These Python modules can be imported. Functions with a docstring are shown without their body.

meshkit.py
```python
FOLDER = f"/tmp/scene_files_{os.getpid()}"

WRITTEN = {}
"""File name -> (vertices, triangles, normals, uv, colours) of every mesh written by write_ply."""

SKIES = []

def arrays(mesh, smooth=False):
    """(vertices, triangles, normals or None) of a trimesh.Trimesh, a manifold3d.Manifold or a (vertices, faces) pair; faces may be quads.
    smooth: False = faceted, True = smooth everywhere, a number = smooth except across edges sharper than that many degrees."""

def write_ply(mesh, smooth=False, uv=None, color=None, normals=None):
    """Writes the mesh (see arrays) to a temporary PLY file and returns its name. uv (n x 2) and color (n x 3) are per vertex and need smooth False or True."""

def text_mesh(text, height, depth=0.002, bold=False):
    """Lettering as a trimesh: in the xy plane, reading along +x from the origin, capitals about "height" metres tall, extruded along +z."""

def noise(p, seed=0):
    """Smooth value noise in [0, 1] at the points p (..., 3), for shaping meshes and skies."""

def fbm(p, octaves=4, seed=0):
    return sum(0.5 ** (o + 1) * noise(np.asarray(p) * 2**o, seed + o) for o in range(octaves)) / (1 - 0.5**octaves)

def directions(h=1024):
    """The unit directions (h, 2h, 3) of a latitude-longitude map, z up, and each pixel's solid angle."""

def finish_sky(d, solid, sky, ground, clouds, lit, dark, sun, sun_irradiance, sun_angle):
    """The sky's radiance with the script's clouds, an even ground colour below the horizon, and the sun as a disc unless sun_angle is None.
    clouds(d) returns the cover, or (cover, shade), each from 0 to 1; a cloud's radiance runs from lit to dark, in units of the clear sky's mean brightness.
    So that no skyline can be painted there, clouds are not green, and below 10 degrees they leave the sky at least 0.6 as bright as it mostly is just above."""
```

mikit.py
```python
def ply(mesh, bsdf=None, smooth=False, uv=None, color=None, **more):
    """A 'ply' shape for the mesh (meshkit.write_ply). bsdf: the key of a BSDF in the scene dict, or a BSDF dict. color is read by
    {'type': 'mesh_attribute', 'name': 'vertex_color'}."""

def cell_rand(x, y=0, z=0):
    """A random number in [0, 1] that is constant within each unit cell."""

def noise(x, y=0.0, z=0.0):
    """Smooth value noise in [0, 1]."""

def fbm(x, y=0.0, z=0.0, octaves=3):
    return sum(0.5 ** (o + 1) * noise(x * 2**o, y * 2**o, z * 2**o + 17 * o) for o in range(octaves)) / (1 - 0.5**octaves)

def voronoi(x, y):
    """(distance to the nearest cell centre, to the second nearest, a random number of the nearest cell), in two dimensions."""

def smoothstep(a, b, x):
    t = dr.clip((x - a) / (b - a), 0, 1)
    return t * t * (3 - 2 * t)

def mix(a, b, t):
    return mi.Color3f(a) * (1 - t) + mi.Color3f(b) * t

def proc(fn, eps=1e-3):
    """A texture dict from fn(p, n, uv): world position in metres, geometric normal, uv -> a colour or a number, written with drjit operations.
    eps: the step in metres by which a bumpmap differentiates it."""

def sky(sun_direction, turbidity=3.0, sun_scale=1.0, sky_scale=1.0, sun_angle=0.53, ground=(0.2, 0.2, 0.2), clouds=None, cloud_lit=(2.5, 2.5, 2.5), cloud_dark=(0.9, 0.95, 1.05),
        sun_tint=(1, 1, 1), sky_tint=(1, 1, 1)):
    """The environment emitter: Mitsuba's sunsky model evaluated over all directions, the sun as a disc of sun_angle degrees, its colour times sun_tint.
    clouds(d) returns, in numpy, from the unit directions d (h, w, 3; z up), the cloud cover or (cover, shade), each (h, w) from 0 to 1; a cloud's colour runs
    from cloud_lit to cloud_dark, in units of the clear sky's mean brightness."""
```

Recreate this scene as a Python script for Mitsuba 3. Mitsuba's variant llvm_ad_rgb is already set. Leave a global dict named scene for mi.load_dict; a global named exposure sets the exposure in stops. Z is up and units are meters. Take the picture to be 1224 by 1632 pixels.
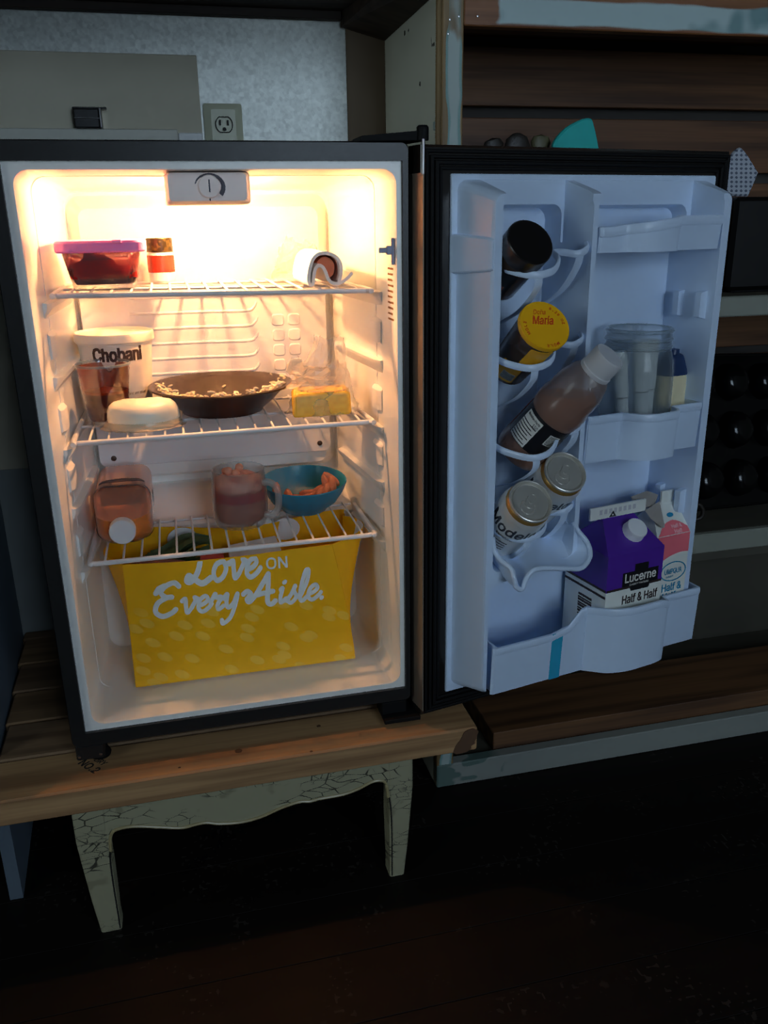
import math, random, numpy as np, trimesh, mitsuba as mi, mikit, meshkit
import drjit as dr
import manifold3d as m3
from shapely.geometry import Polygon, LineString, Point, box as sbox
from shapely.ops import unary_union
T = mi.ScalarTransform4f
scene, labels = {}, {}
random.seed(7)
rng = np.random.default_rng(7)

def lin(c):
    c = np.asarray(c, float) / 255.0
    return [float(v) for v in np.where(c <= .04045, c / 12.92, ((c + .055) / 1.055) ** 2.4)]

# ------------------------------------------------------------ camera, light
YAW, PITCH, ROLL, FPX = 0.2379, 0.3348, -0.0149, 1351.5
CAM = np.array([0.1591, -1.026, 0.6334])
_f = np.array([math.sin(YAW) * math.cos(PITCH), math.cos(YAW) * math.cos(PITCH), -math.sin(PITCH)])
_r = np.array([math.cos(YAW), -math.sin(YAW), 0.0])
_u = np.cross(_r, _f)
_r = math.cos(ROLL) * _r + math.sin(ROLL) * _u
_u = np.cross(_r, _f)
scene['camera'] = {'type': 'perspective', 'fov': math.degrees(2 * math.atan(612 / FPX)), 'fov_axis': 'x', 'near_clip': 0.02,
                   'to_world': T().look_at(origin=CAM.tolist(), target=(CAM + _f).tolist(), up=_u.tolist())}
exposure = 0.0
BULB = [1750.0, 800.0, 300.0]        # the fridge lamp
DAY = [4.4, 5.6, 6.9]                # the windows behind and to the left of the camera
DAY2 = [3.2, 3.8, 4.0]

# ------------------------------------------------------------ helpers
def tm(m):
    if isinstance(m, m3.Manifold):
        a = m.to_mesh()
        return trimesh.Trimesh(np.array(a.vert_properties)[:, :3], np.array(a.tri_verts), process=False)
    return m

def man(m):
    return m3.Manifold(m3.Mesh(np.asarray(m.vertices, np.float32), np.asarray(m.faces, np.uint32)))

def join(ms):
    return trimesh.util.concatenate([tm(m) for m in ms])

def put(key, mesh, mat, smooth=30, label=None, cat=None, group=None, kind=None, **more):
    k, i = key, 0
    while k in scene:
        i += 1
        k = f'{key}_{i:03d}'
    scene[k] = mikit.ply(tm(mesh), mat, smooth=smooth, **more)
    d = {a: b for a, b in (('label', label), ('category', cat), ('group', group), ('kind', kind)) if b}
    if d:
        labels[k] = d
    return k

def thing(key, label, cat, group=None):
    k, i = key, 0
    while k in labels:
        i += 1
        k = f'{key}_{i:03d}'
    labels[k] = {'label': label, 'category': cat}
    if group:
        labels[k]['group'] = group
    return k

def hull(pts):
    return tm(m3.Manifold.hull_points(np.asarray(pts, np.float64)))

def bx(x0, x1, y0, y1, z0, z1, c=0.002):
    """box with chamfered edges"""
    if c <= 0:
        return hull([(x, y, z) for x in (x0, x1) for y in (y0, y1) for z in (z0, z1)])
    P = []
    for x, sx in ((x0, 1), (x1, -1)):
        for y, sy in ((y0, 1), (y1, -1)):
            for z, sz in ((z0, 1), (z1, -1)):
                P += [(x, y + c * sy, z + c * sz), (x + c * sx, y, z + c * sz), (x + c * sx, y + c * sy, z)]
    return hull(P)

def rloop(x0, x1, y0, y1, r, n=5):
    r = max(min(r, (x1 - x0) / 2 - 1e-5, (y1 - y0) / 2 - 1e-5), 1e-5)
    out = []
    for cx, cy, a in ((x1 - r, y1 - r, 0), (x0 + r, y1 - r, 90), (x0 + r, y0 + r, 180), (x1 - r, y0 + r, 270)):
        for k in range(n + 1):
            t = math.radians(a + 90 * k / n)
            out.append((cx + r * math.cos(t), cy + r * math.sin(t)))
    return np.array(out)

def loft(loops, caps=True):
    """loops: list of (n,3) arrays, same n; skin between them"""
    L = [np.asarray(l, float) for l in loops]
    n = len(L[0])
    v = np.vstack(L)
    f = []
    for i in range(len(L) - 1):
        a, b = i * n, (i + 1) * n
        for j in range(n):
            k = (j + 1) % n
            f += [(a + j, a + k, b + k), (a + j, b + k, b + j)]
    if caps:
        for i, rev in ((0, True), (len(L) - 1, False)):
            c = len(v)
            v = np.vstack([v, L[i].mean(0)])
            for j in range(n):
                k = (j + 1) % n
                f.append((i * n + k, i * n + j, c) if rev else (i * n + j, i * n + k, c))
    m = trimesh.Trimesh(v, f, process=False)
    if caps and m.volume < 0:
        m.invert()
    return m

def lathe(prof, seg=48, loop=False):
    """profile [(r,z)...] about z; loop=True closes the profile to a ring"""
    P = list(prof) + ([prof[0]] if loop else [])
    v, f, rows = [], [], []
    a = np.arange(seg) * 2 * math.pi / seg
    for r, z in P:
        if r < 1e-7:
            rows.append([len(v)] * seg)
            v.append((0, 0, z))
        else:
            rows.append(list(range(len(v), len(v) + seg)))
            v += [(r * math.cos(t), r * math.sin(t), z) for t in a]
    for i in range(len(P) - 1):
        for j in range(seg):
            k = (j + 1) % seg
            q = (rows[i][j], rows[i][k], rows[i + 1][k], rows[i + 1][j])
            for t in ((q[0], q[1], q[2]), (q[0], q[2], q[3])):
                if len(set(t)) == 3:
                    f.append(t)
    m = trimesh.Trimesh(v, f, process=True)
    if m.is_watertight and m.volume < 0:
        m.invert()
    return m

def smooth_path(pts, n=8, closed=False):
    P = np.asarray(pts, float)
    N = len(P)
    out = []
    for i in range(N if closed else N - 1):
        g = lambda k: P[k % N] if closed else P[min(max(k, 0), N - 1)]
        p0, p1, p2, p3 = g(i - 1), g(i), g(i + 1), g(i + 2)
        for k in range(n):
            t = k / n
            out.append(.5 * (2 * p1 + (p2 - p0) * t + (2 * p0 - 5 * p1 + 4 * p2 - p3) * t * t + (3 * p1 - p0 - 3 * p2 + p3) * t ** 3))
    if not closed:
        out.append(P[-1])
    return np.array(out)

def sweep(path, a, b=None, up=(0, 0, 1), n=8, closed=False):
    """elliptic tube: half width a across, half height b along up"""
    p = np.asarray(path, float)
    b = a if b is None else b
    t = (np.roll(p, -1, 0) - np.roll(p, 1, 0)) if closed else np.gradient(p, axis=0)
    t /= np.linalg.norm(t, axis=1, keepdims=True) + 1e-12
    U = np.broadcast_to(np.asarray(up, float), p.shape)
    bad = np.abs((U * t).sum(1)) > .95
    U = np.where(bad[:, None], np.array([0, 1.0, 0.1]), U)
    s = np.cross(t, U)
    s /= np.linalg.norm(s, axis=1, keepdims=True) + 1e-12
    w = np.cross(s, t)
    ang = np.arange(n) * 2 * math.pi / n
    A = np.broadcast_to(np.asarray(a, float), (len(p),))[:, None, None]
    B = np.broadcast_to(np.asarray(b, float), (len(p),))[:, None, None]
    L = p[:, None] + A * np.cos(ang)[None, :, None] * s[:, None] + B * np.sin(ang)[None, :, None] * w[:, None]
    if closed:
        return loft(list(L) + [L[0]], caps=False)
    return loft(list(L))

def sheet(P, th):
    """closed thin sheet over a grid of points (nu,nv,3)"""
    P = np.asarray(P, float)
    nu, nv, _ = P.shape
    du, dv = np.gradient(P, axis=0), np.gradient(P, axis=1)
    N = np.cross(du, dv)
    N /= np.linalg.norm(N, axis=2, keepdims=True) + 1e-12
    v = np.vstack([(P + N * th / 2).reshape(-1, 3), (P - N * th / 2).reshape(-1, 3)])
    o = nu * nv
    f = []
    for i in range(nu - 1):
        for j in range(nv - 1):
            a, b, c, d = i * nv + j, (i + 1) * nv + j, (i + 1) * nv + j + 1, i * nv + j + 1
            f += [(a, b, c), (a, c, d), (o + a, o + c, o + b), (o + a, o + d, o + c)]
    edge = [(i, 0) for i in range(nu)] + [(nu - 1, j) for j in range(1, nv)] + [(i, nv - 1) for i in range(nu - 2, -1, -1)] + [(0, j) for j in range(nv - 2, 0, -1)]
    ids = [i * nv + j for i, j in edge]
    for k in range(len(ids)):
        a, b = ids[k], ids[(k + 1) % len(ids)]
        f += [(a, o + a, o + b), (a, o + b, b)]
    m = trimesh.Trimesh(v, f, process=False)
    if m.volume < 0:
        m.invert()
    return m

def prism(poly, h):
    """extrude a shapely polygon along +z"""
    g = [x for x in getattr(poly, 'geoms', [poly]) if x.area > 1e-12]
    return trimesh.util.concatenate([trimesh.creation.extrude_polygon(x, h, engine='earcut') for x in g])

def frame(o, ez, ex=None):
    ez = np.asarray(ez, float) / np.linalg.norm(ez)
    h = np.asarray(ex if ex is not None else ((1, 0, 0) if abs(ez[0]) < .9 else (0, 1, 0)), float)
    x = h - ez * (h @ ez)
    x /= np.linalg.norm(x)
    M = np.eye(4)
    M[:3, 0], M[:3, 1], M[:3, 2], M[:3, 3] = x, np.cross(ez, x), ez, o
    return M

def plane(o, ex, ey):
    """x along ex, y along ey, extrusion along ex x ey"""
    ex, ey = np.asarray(ex, float), np.asarray(ey, float)
    M = np.eye(4)
    M[:3, 0], M[:3, 1], M[:3, 2], M[:3, 3] = ex, ey, np.cross(ex, ey), o
    return M

def xf(m, M):
    m = tm(m).copy()
    m.apply_transform(M)
    return m

def at(m, x=0, y=0, z=0):
    m = tm(m).copy()
    m.apply_translation((x, y, z))
    return m

def wrap(m, R, th0=0.0):
    """flat lettering (x along, y up, z out) bent round a cylinder of radius R about z, its x=0 facing angle th0; R may be fn(y)"""
    v_, f_ = trimesh.remesh.subdivide_to_size(m.vertices, m.faces, .0045)
    m = trimesh.Trimesh(v_, f_, process=False)
    v = m.vertices
    r = R(v[:, 1]) if callable(R) else np.full(len(v), R)
    a = th0 + v[:, 0] / r
    m.vertices = np.stack([(r + v[:, 2]) * np.cos(a), (r + v[:, 2]) * np.sin(a), v[:, 1]], 1)
    return m

def text(s, h, w=None, bold=True, depth=.0004, shear=0.0):
    """lettering centred on the origin, w = wanted width"""
    m = meshkit.text_mesh(s, h, depth, bold)
    v = m.vertices.copy()
    x0, x1 = v[:, 0].min(), v[:, 0].max()
    v[:, 0] -= (x0 + x1) / 2
    if w:
        v[:, 0] *= w / (x1 - x0)
    v[:, 0] += shear * v[:, 1]
    m.vertices = v
    return m

# door frame: u along the door from its hinge, n out of its inner face, z up
TH = 0.2023
HP = np.array([0.4535, -0.0222, 0.0])
DU = np.array([math.cos(TH), math.sin(TH), 0])
DN = np.array([math.sin(TH), -math.cos(TH), 0])

def dpt(u, n, z):
    return HP + DU * u + DN * n + np.array([0, 0, z])

def door(m):
    m = tm(m).copy()
    v = m.vertices
    m.vertices = HP + v[:, :1] * DU + v[:, 1:2] * DN + v[:, 2:] * np.array([0, 0, 1.0])
    m.faces = m.faces[:, ::-1]
    return m

def dvec(u, n, z):
    w = DU * u + DN * n + np.array([0, 0, z])
    return w / np.linalg.norm(w)

# ------------------------------------------------------------ materials
def mat(name, color, rough=.5, spec=.5, metallic=0.0, clearcoat=0.0, bump=None, sheen=0.0, two=True, **more):
    c = mikit.proc(color) if callable(color) else {'type': 'rgb', 'value': lin(color)}
    b = {'type': 'principled', 'base_color': c, 'roughness': rough, 'specular': spec, 'metallic': metallic, **more}
    if clearcoat:
        b |= {'clearcoat': clearcoat, 'clearcoat_gloss': .9}
    if sheen:
        b['sheen'] = sheen
    if bump:
        b = {'type': 'bumpmap', 'arbitrary': {**mikit.proc(bump[0], bump[2] if len(bump) > 2 else 1e-3)}, 'scale': bump[1], 'bsdf': b}
    scene[name] = {'type': 'twosided', 'bsdf': b} if two else b

N, F, V, S, MX = mikit.noise, mikit.fbm, mikit.voronoi, mikit.smoothstep, mikit.mix

def wood(base, dark, axis='x', scale=1.0, seed=0.0, knots=True):
    a, b = lin(base), lin(dark)
    def fn(p, n, uv):
        s, t, w = (p.x, p.y, p.z) if axis == 'x' else (p.z, p.x, p.y)
        rings = F(s * 3 * scale + seed, t * 55 * scale, w * 55 * scale, 3)
        grain = N(s * 14 + seed, t * 420, w * 420)
        k = S(.35, .75, rings) * .75 + grain * .25
        return MX(a, b, k)
    return fn

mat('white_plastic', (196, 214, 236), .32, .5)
mat('liner_plastic', (232, 231, 226), .3, .5)
mat('shelf_coat', (222, 222, 222), .35)
mat('black_metal', lambda p, n, uv: mi.Color3f(.010) + .006 * N(p.x * 900, p.y * 900, p.z * 900), .36, .34)
mat('black_gloss', (24, 22, 21), .18, .6)
mat('edge_metal', (150, 138, 124), .34, metallic=.6)
mat('black_rubber', (16, 16, 17), .6, .15)
mat('black_plastic', (16, 16, 17), .4)
mat('grey_plastic', (128, 134, 160), .4)
mat('dial_grey', (244, 226, 218), .4)
mat('dial_dark', (60, 58, 70), .5)
mat('chrome', (150, 150, 150), .25, metallic=1.0)
mat('evap', (224, 224, 224), .38)
mat('print_brown', (120, 82, 52), .7)
mat('screw_dark', (70, 58, 50), .4, metallic=.7)

def metal_sheet(p, n, uv):
    d1, d2, w = V(p.x * 160, p.z * 160)
    k = .5 * w + .5 * N(p.x * 260, p.z * 260, 3.0)
    return MX(lin((168, 172, 166)), lin((206, 210, 204)), k)
mat('galvanised', metal_sheet, .45, metallic=.35)
mat('olive_board', lambda p, n, uv: MX(lin((196, 190, 170)), lin((178, 172, 152)), F(p.x * 9, p.z * 9, 1.0)), .7, .25)
mat('blue_wall', lambda p, n, uv: MX(lin((150, 156, 154)), lin((120, 128, 128)), F(p.x * 6, p.y * 6, p.z * 6)), .6)
mat('blue_panel', lambda p, n, uv: MX(lin((98, 110, 122)), lin((78, 90, 102)), F(p.x * 5, p.y * 5, p.z * 5)), .5)
mat('strip_grey', (186, 186, 174), .5)
mat('strip_white', (206, 208, 206), .5)
mat('outlet_plate', (178, 180, 156), .4)
mat('outlet_white', (246, 246, 238), .35)
mat('dark_hole', (20, 18, 16), .7)
mat('brown_board', lambda p, n, uv: MX(lin((128, 112, 92)), lin((92, 76, 60)), F(p.x * 14, p.y * 14, p.z * 6)), .7)
mat('room_paint', (120, 118, 112), .8)
mat('room_dark', (62, 58, 54), .8)
mat('dark_beam', wood((62, 48, 36), (36, 28, 22)), .7)

def painted(p, n, uv):
    """old pale paint, worn to teal undercoat and to wood along its edges"""
    f = F(p.x * 22 + 3, p.y * 22, p.z * 9)
    g = F(p.x * 40, p.y * 40 + 9, p.z * 16)
    under = S(.60, .70, f) * .7
    bare = S(.70, .73, g) * S(.5, .62, f)
    w = wood((122, 98, 66), (90, 68, 44), 'z')(p, n, uv)
    c = MX(lin((150, 166, 162)), lin((108, 142, 140)), under)
    return c * (1 - bare) + w * bare
mat('worn_paint', painted, .55)
def post_fn(p, n, uv):
    w = wood((138, 112, 70), (100, 76, 44), 'z')(p, n, uv)
    f = F(p.x * 60, p.y * 30, p.z * 16) - .5
    e = dr.abs(p.x - .5430) + f * .010
    bare = S(.0095, .0112, e) + S(.842, .862, p.z + f * .10) * S(.35, .5, F(p.x * 30 + 3, p.y * 30, p.z * 9))
    c = MX(lin((158, 172, 168)), lin((104, 142, 138)), S(.0055, .0085, e) * .9)
    bare = dr.minimum(bare, 1)
    return c * (1 - bare) + w * bare
mat('post_paint', post_fn, .55)
mat('bare_post', wood((128, 106, 68), (92, 70, 42), 'z'), .6)
def side_paint(p, n, uv):
    f = F(p.x * 30, p.y * 34, p.z * 26)
    chip = S(.775, .79, f)
    return MX(lin((206, 206, 188)), lin((58, 56, 46)), chip)
mat('panel_paint', side_paint, .6)
mat('shelf_dark', lambda p, n, uv: MX(lin((84, 80, 68)), lin((62, 60, 52)), F(p.x * 8, p.y * 20, p.z * 8)), .6)
mat('shelf_edge', lambda p, n, uv: MX(lin((150, 152, 138)), lin((128, 132, 122)), F(p.x * 12, p.y * 20, p.z * 30)), .5)
mat('rail_paint', lambda p, n, uv: MX(lin((168, 186, 184)), lin((112, 142, 142)), S(.5, .62, F(p.x * 13 + 2, p.y * 20, p.z * 45))), .55)
mat('rail_wood', wood((134, 86, 50), (86, 50, 28)), .55)
mat('plank_wood', wood((112, 74, 46), (66, 40, 24)), .6)
mat('plank_wood2', wood((124, 84, 52), (74, 46, 28), seed=11.0), .6)
mat('base_paint', lambda p, n, uv: MX(lin((132, 136, 130)), lin((84, 104, 98)), S(.40, .43, F(p.x * 16 + 7, p.y * 20, p.z * 26)) * S(.660, .640, p.x + .03 * N(p.z * 80, p.x * 50))), .55)
mat('deck_wood', wood((112, 76, 46), (68, 44, 28), seed=5.0), .6)
mat('bench_wood', wood((172, 136, 96), (128, 94, 64), seed=2.0), .6, .3)
mat('bench_wood2', wood((146, 116, 84), (104, 80, 56), seed=31.0), .6, .3)
mat('bench_wood3', wood((134, 108, 82), (94, 72, 54), seed=47.0), .6, .3)
mat('knot', (84, 58, 38), .7)
mat('stamp', (34, 28, 24), .8)

def crackle(p, n, uv):
    wx = N(p.x * 34, p.y * 34, p.z * 34) * .9
    d1, d2, w = V(p.x * 34 + wx, p.z * 88 + p.y * 40 + wx)
    e1, e2, w2 = V(p.x * 60 + 5 + wx, p.z * 120 + p.y * 60 + wx)
    where = S(.50, .60, F(p.x * 15 + 2, p.y * 13, p.z * 18) + .10 * S(.17, .0, p.x) * S(-.17, -.12, p.z) + .05 * S(-.13, -.10, p.z))
    fine = S(.60, .68, F(p.x * 19 + 9, p.y * 17, p.z * 22))
    crack = dr.maximum(S(.085, .03, d2 - d1) * where, S(.08, .02, e2 - e1) * fine)
    worn = S(.66, .74, F(p.x * 30 + 4, p.y * 30, p.z * 34)) * .6
    c = MX(lin((146, 142, 116)), lin((114, 108, 84)), worn)
    return c * (1 - crack * .86)
mat('crackle', crackle, .5)
mat('edge_gold', (150, 138, 100), .35)
mat('floor_wood', lambda p, n, uv: MX([.0036, .0026, .0020], [.0062, .0042, .0031], F(p.x * 4, p.y * 50, 2.0)) + mi.Color3f(.018, .016, .014) * S(.80, .84, N(p.x * 210, p.y * 210, 4.0)) * S(.62, .75, N(p.x * 17, p.y * 17, 8.0)), .6, .18)

# glass and film
scene['thin_glass'] = {'type': 'thindielectric', 'int_ior': 1.5}
scene['film'] = {'type': 'thindielectric', 'int_ior': 1.35}
def tint(name, c, alpha, rough=.25):
    """coloured see-through plastic: part tinted surface, part clear"""
    scene[name] = {'type': 'blendbsdf', 'weight': alpha, 'a': {'type': 'thindielectric', 'int_ior': 1.4},
                   'b': {'type': 'twosided', 'bsdf': {'type': 'principled', 'base_color': {'type': 'rgb', 'value': lin(c)}, 'roughness': rough}}}
def tint_t(name, c, alpha, trans=1.3, rough=.3):
    scene[name] = {'type': 'blendbsdf', 'weight': alpha, 'a': {'type': 'thindielectric', 'int_ior': 1.4},
                   'b': {'type': 'principledthin', 'base_color': {'type': 'rgb', 'value': lin(c)}, 'roughness': rough, 'diff_trans': trans, 'spec_trans': 0.0}}
tint('clear_plastic', (225, 215, 210), .06)
tint_t('red_clear', (226, 44, 44), .62)
tint_t('salsa_clear', (118, 44, 14), .72, .7)
tint('mug_glass', (190, 186, 182), .07, .12)
tint('mug_handle', (190, 180, 174), .28, .1)
tint('jar_glass', (170, 186, 190), .07, .1)
tint('jar_rim', (160, 180, 186), .22, .1)
tint('frost_plastic', (205, 205, 200), .4)
tint_t('jug_plastic', (244, 200, 172), .40, 1.1)
tint('bottle_plastic', (150, 128, 118), .42)
tint('bag_film', (246, 240, 226), .10)
tint('wrap_film', (240, 216, 180), .25)

mat('pink_lid', (250, 136, 204), .4)
mat('beets', lambda p, n, uv: MX(lin((30, 5, 8)), lin((64, 9, 13)), N(p.x * 160, p.y * 160, p.z * 160)), .3)
mat('jam_red', (160, 42, 28), .4)
mat('olive_lid', lambda p, n, uv: MX(lin((40, 30, 8)), lin((72, 58, 22)), S(.5, .7, N(p.x * 300, p.y * 300, p.z * 300))), .35, metallic=.4)
mat('paper_white', (236, 228, 220), .8)
mat('orange_fill', (226, 120, 74), .6)
mat('tub_cream', (238, 226, 206), .45)
mat('print_dark', (44, 30, 28), .6)
mat('salsa', lambda p, n, uv: MX(lin((46, 10, 6)), lin((72, 20, 9)), N(p.x * 220, p.y * 220, p.z * 220)), .6, .2)
mat('cheese_white', (246, 238, 214), .4)
mat('plate_brown', (36, 23, 22), .32)
mat('rice_grain', (244, 226, 186), .55)
mat('cheese_yellow', lambda p, n, uv: MX(lin((246, 196, 74)), lin((232, 170, 50)), N(p.x * 200, p.y * 200, p.z * 200)), .45)
mat('juice', (248, 132, 26), .3)
mat('juice_pale', (172, 112, 84), .35)
mat('label_dark', (48, 34, 38), .4)
mat('cap_white', (226, 228, 230), .4)
mat('smoothie', lambda p, n, uv: MX(lin((138, 78, 64)), lin((154, 96, 78)), N(p.x * 120, p.y * 120, p.z * 120)), .4)
mat('berry', (140, 24, 38), .4)
mat('cream_pink', lambda p, n, uv: MX(lin((206, 150, 132)), lin((176, 100, 92)), S(.45, .7, F(p.x * 70, p.y * 70, p.z * 90))), .5)
mat('fruit_pink', (216, 146, 118), .5)
mat('bowl_teal', (34, 118, 146), .22, clearcoat=.6)
mat('carrot', lambda p, n, uv: MX(lin((228, 134, 92)), lin((210, 112, 72)), N(p.x * 260, p.y * 260, p.z * 260)), .45)
def bag_print(p, n, uv):
    d1, d2, w = V(p.x * 30 + .6 * p.z * 30, p.z * 34)
    dots = S(.30, .22, d1) * S(.145, .11, p.z)
    return MX(lin((244, 180, 14)), lin((248, 204, 84)), dots * .5)
mat('bag_yellow', bag_print, .42, .4)
mat('bag_white', (226, 228, 226), .45)
mat('leaf_green', (66, 84, 46), .6)
mat('root_brown', (122, 72, 58), .6)
mat('packet_red', (176, 44, 30), .4)
# door goods
mat('jar_black', (20, 18, 18), .3)
mat('lid_yellow', (238, 176, 16), .4)
mat('print_red', (206, 62, 20), .5)
mat('mole_brown', (58, 40, 24), .2, clearcoat=.5)
mat('label_yellow', (236, 170, 20), .45)
mat('label_white', (214, 212, 204), .5)
mat('can_white', (206, 206, 202), .3, metallic=.2)
mat('can_gold', (196, 156, 92), .32, metallic=.7)
mat('can_lid', (196, 194, 186), .3, metallic=.55)
mat('tea_brown', (140, 76, 46), .3)
mat('drink_pale', (150, 126, 114), .3)
mat('label_black', (22, 22, 26), .35)
mat('cap_grey', (190, 190, 192), .5)
mat('carton_purple', (76, 34, 146), .45)
mat('carton_white', (222, 224, 216), .5)
mat('print_teal', (26, 128, 168), .5)
mat('carton_pink', (236, 112, 124), .5)
mat('pale_pink', (246, 186, 190), .5)
mat('board_grey', (156, 148, 140), .7)
mat('mayo_cap', (24, 48, 88), .35)
mat('mayo', (226, 214, 176), .35)
mat('mayo_label', (216, 190, 30), .5)
mat('tape_blue', (44, 156, 190), .5)
mat('tube_white', (196, 204, 204), .35)
mat('teal_silicone', (50, 182, 176), .4)
mat('utensil_dark', (38, 32, 26), .5)
mat('utensil_olive', (92, 88, 60), .5)
def check(p, n, uv):
    a = dr.sin((p.x * .7 + p.z) * 480) * dr.sin((p.z - p.x * .7) * 480)
    return MX(lin((176, 182, 192)), lin((92, 100, 118)), S(.15, .5, a))
mat('checked_cloth', check, .85)
mat('pan_black', (11, 11, 11), .16, .35)
mat('appliance_black', (9, 9, 9), .4)
mat('crock_clay', (90, 88, 82), .4)

# ============================================================ the room
FZ, BZ = -0.29, -0.052          # floor, top of the bench boards
XL, XR, YF, YB, ZC = -1.7, 2.3, -3.0, 0.47, 2.1
S_ = dict(kind='structure')
put('floor', bx(XL, XR, YF, YB, FZ - .05, FZ - .012, 0), 'floor_wood', False, **S_)
yy, i = YF, 0
while yy < YB:
    w = .105
    put('floor__plank', bx(XL, XR, yy + .0006, min(yy + w - .0006, YB), FZ - .012, FZ, .0003), 'floor_wood', False)
    yy += w
put('wall_back', bx(XL, XR, YB, YB + .05, FZ, ZC, 0), 'room_dark', False, **S_)
put('wall_right', bx(XR, XR + .05, YF, YB, FZ, ZC, 0), 'room_paint', False, **S_)
put('ceiling', bx(XL, XR, YF, YB, ZC, ZC + .05, 0), 'room_dark', False, **S_)
def window(i, wall, M, WW, WH, rad, mat_):
    """a wall box with an opening, its frame and its bright pane; M: x across, y up, z into the room, origin mid-window on the wall face"""
    hole = man(xf(bx(-WW, WW, -WH, WH, -.2, .2, 0), M))
    put(wall[0], man(wall[1]) - hole, mat_, False, **S_)
    wf = [bx(x - .025, x + .025, -WH, WH, -.03, .015) for x in (-WW, 0, WW)] + [bx(-WW, WW, z - .025, z + .025, -.03, .015) for z in (-WH, 0, WH)]
    put(f'window_{i}', xf(join(wf), M), 'strip_white', False, **S_)
    put(f'window_{i}__pane', xf(bx(-WW, WW, -WH, WH, -.041, -.039, 0), M), 'strip_white', False, emitter={'type': 'area', 'radiance': {'type': 'rgb', 'value': rad}})
window(1, ('wall_front', bx(XL, XR, YF - .05, YF, FZ, ZC, 0)), plane((1.05, YF, 1.12), (-1, 0, 0), (0, 0, 1)), .56, .62, DAY, 'room_dark')
window(2, ('wall_left', bx(XL - .05, XL, YF, YB, FZ, ZC, 0)), plane((XL, -1.25, 1.0), (0, 1, 0), (0, 0, 1)), .42, .52, DAY2, 'room_paint')

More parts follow.
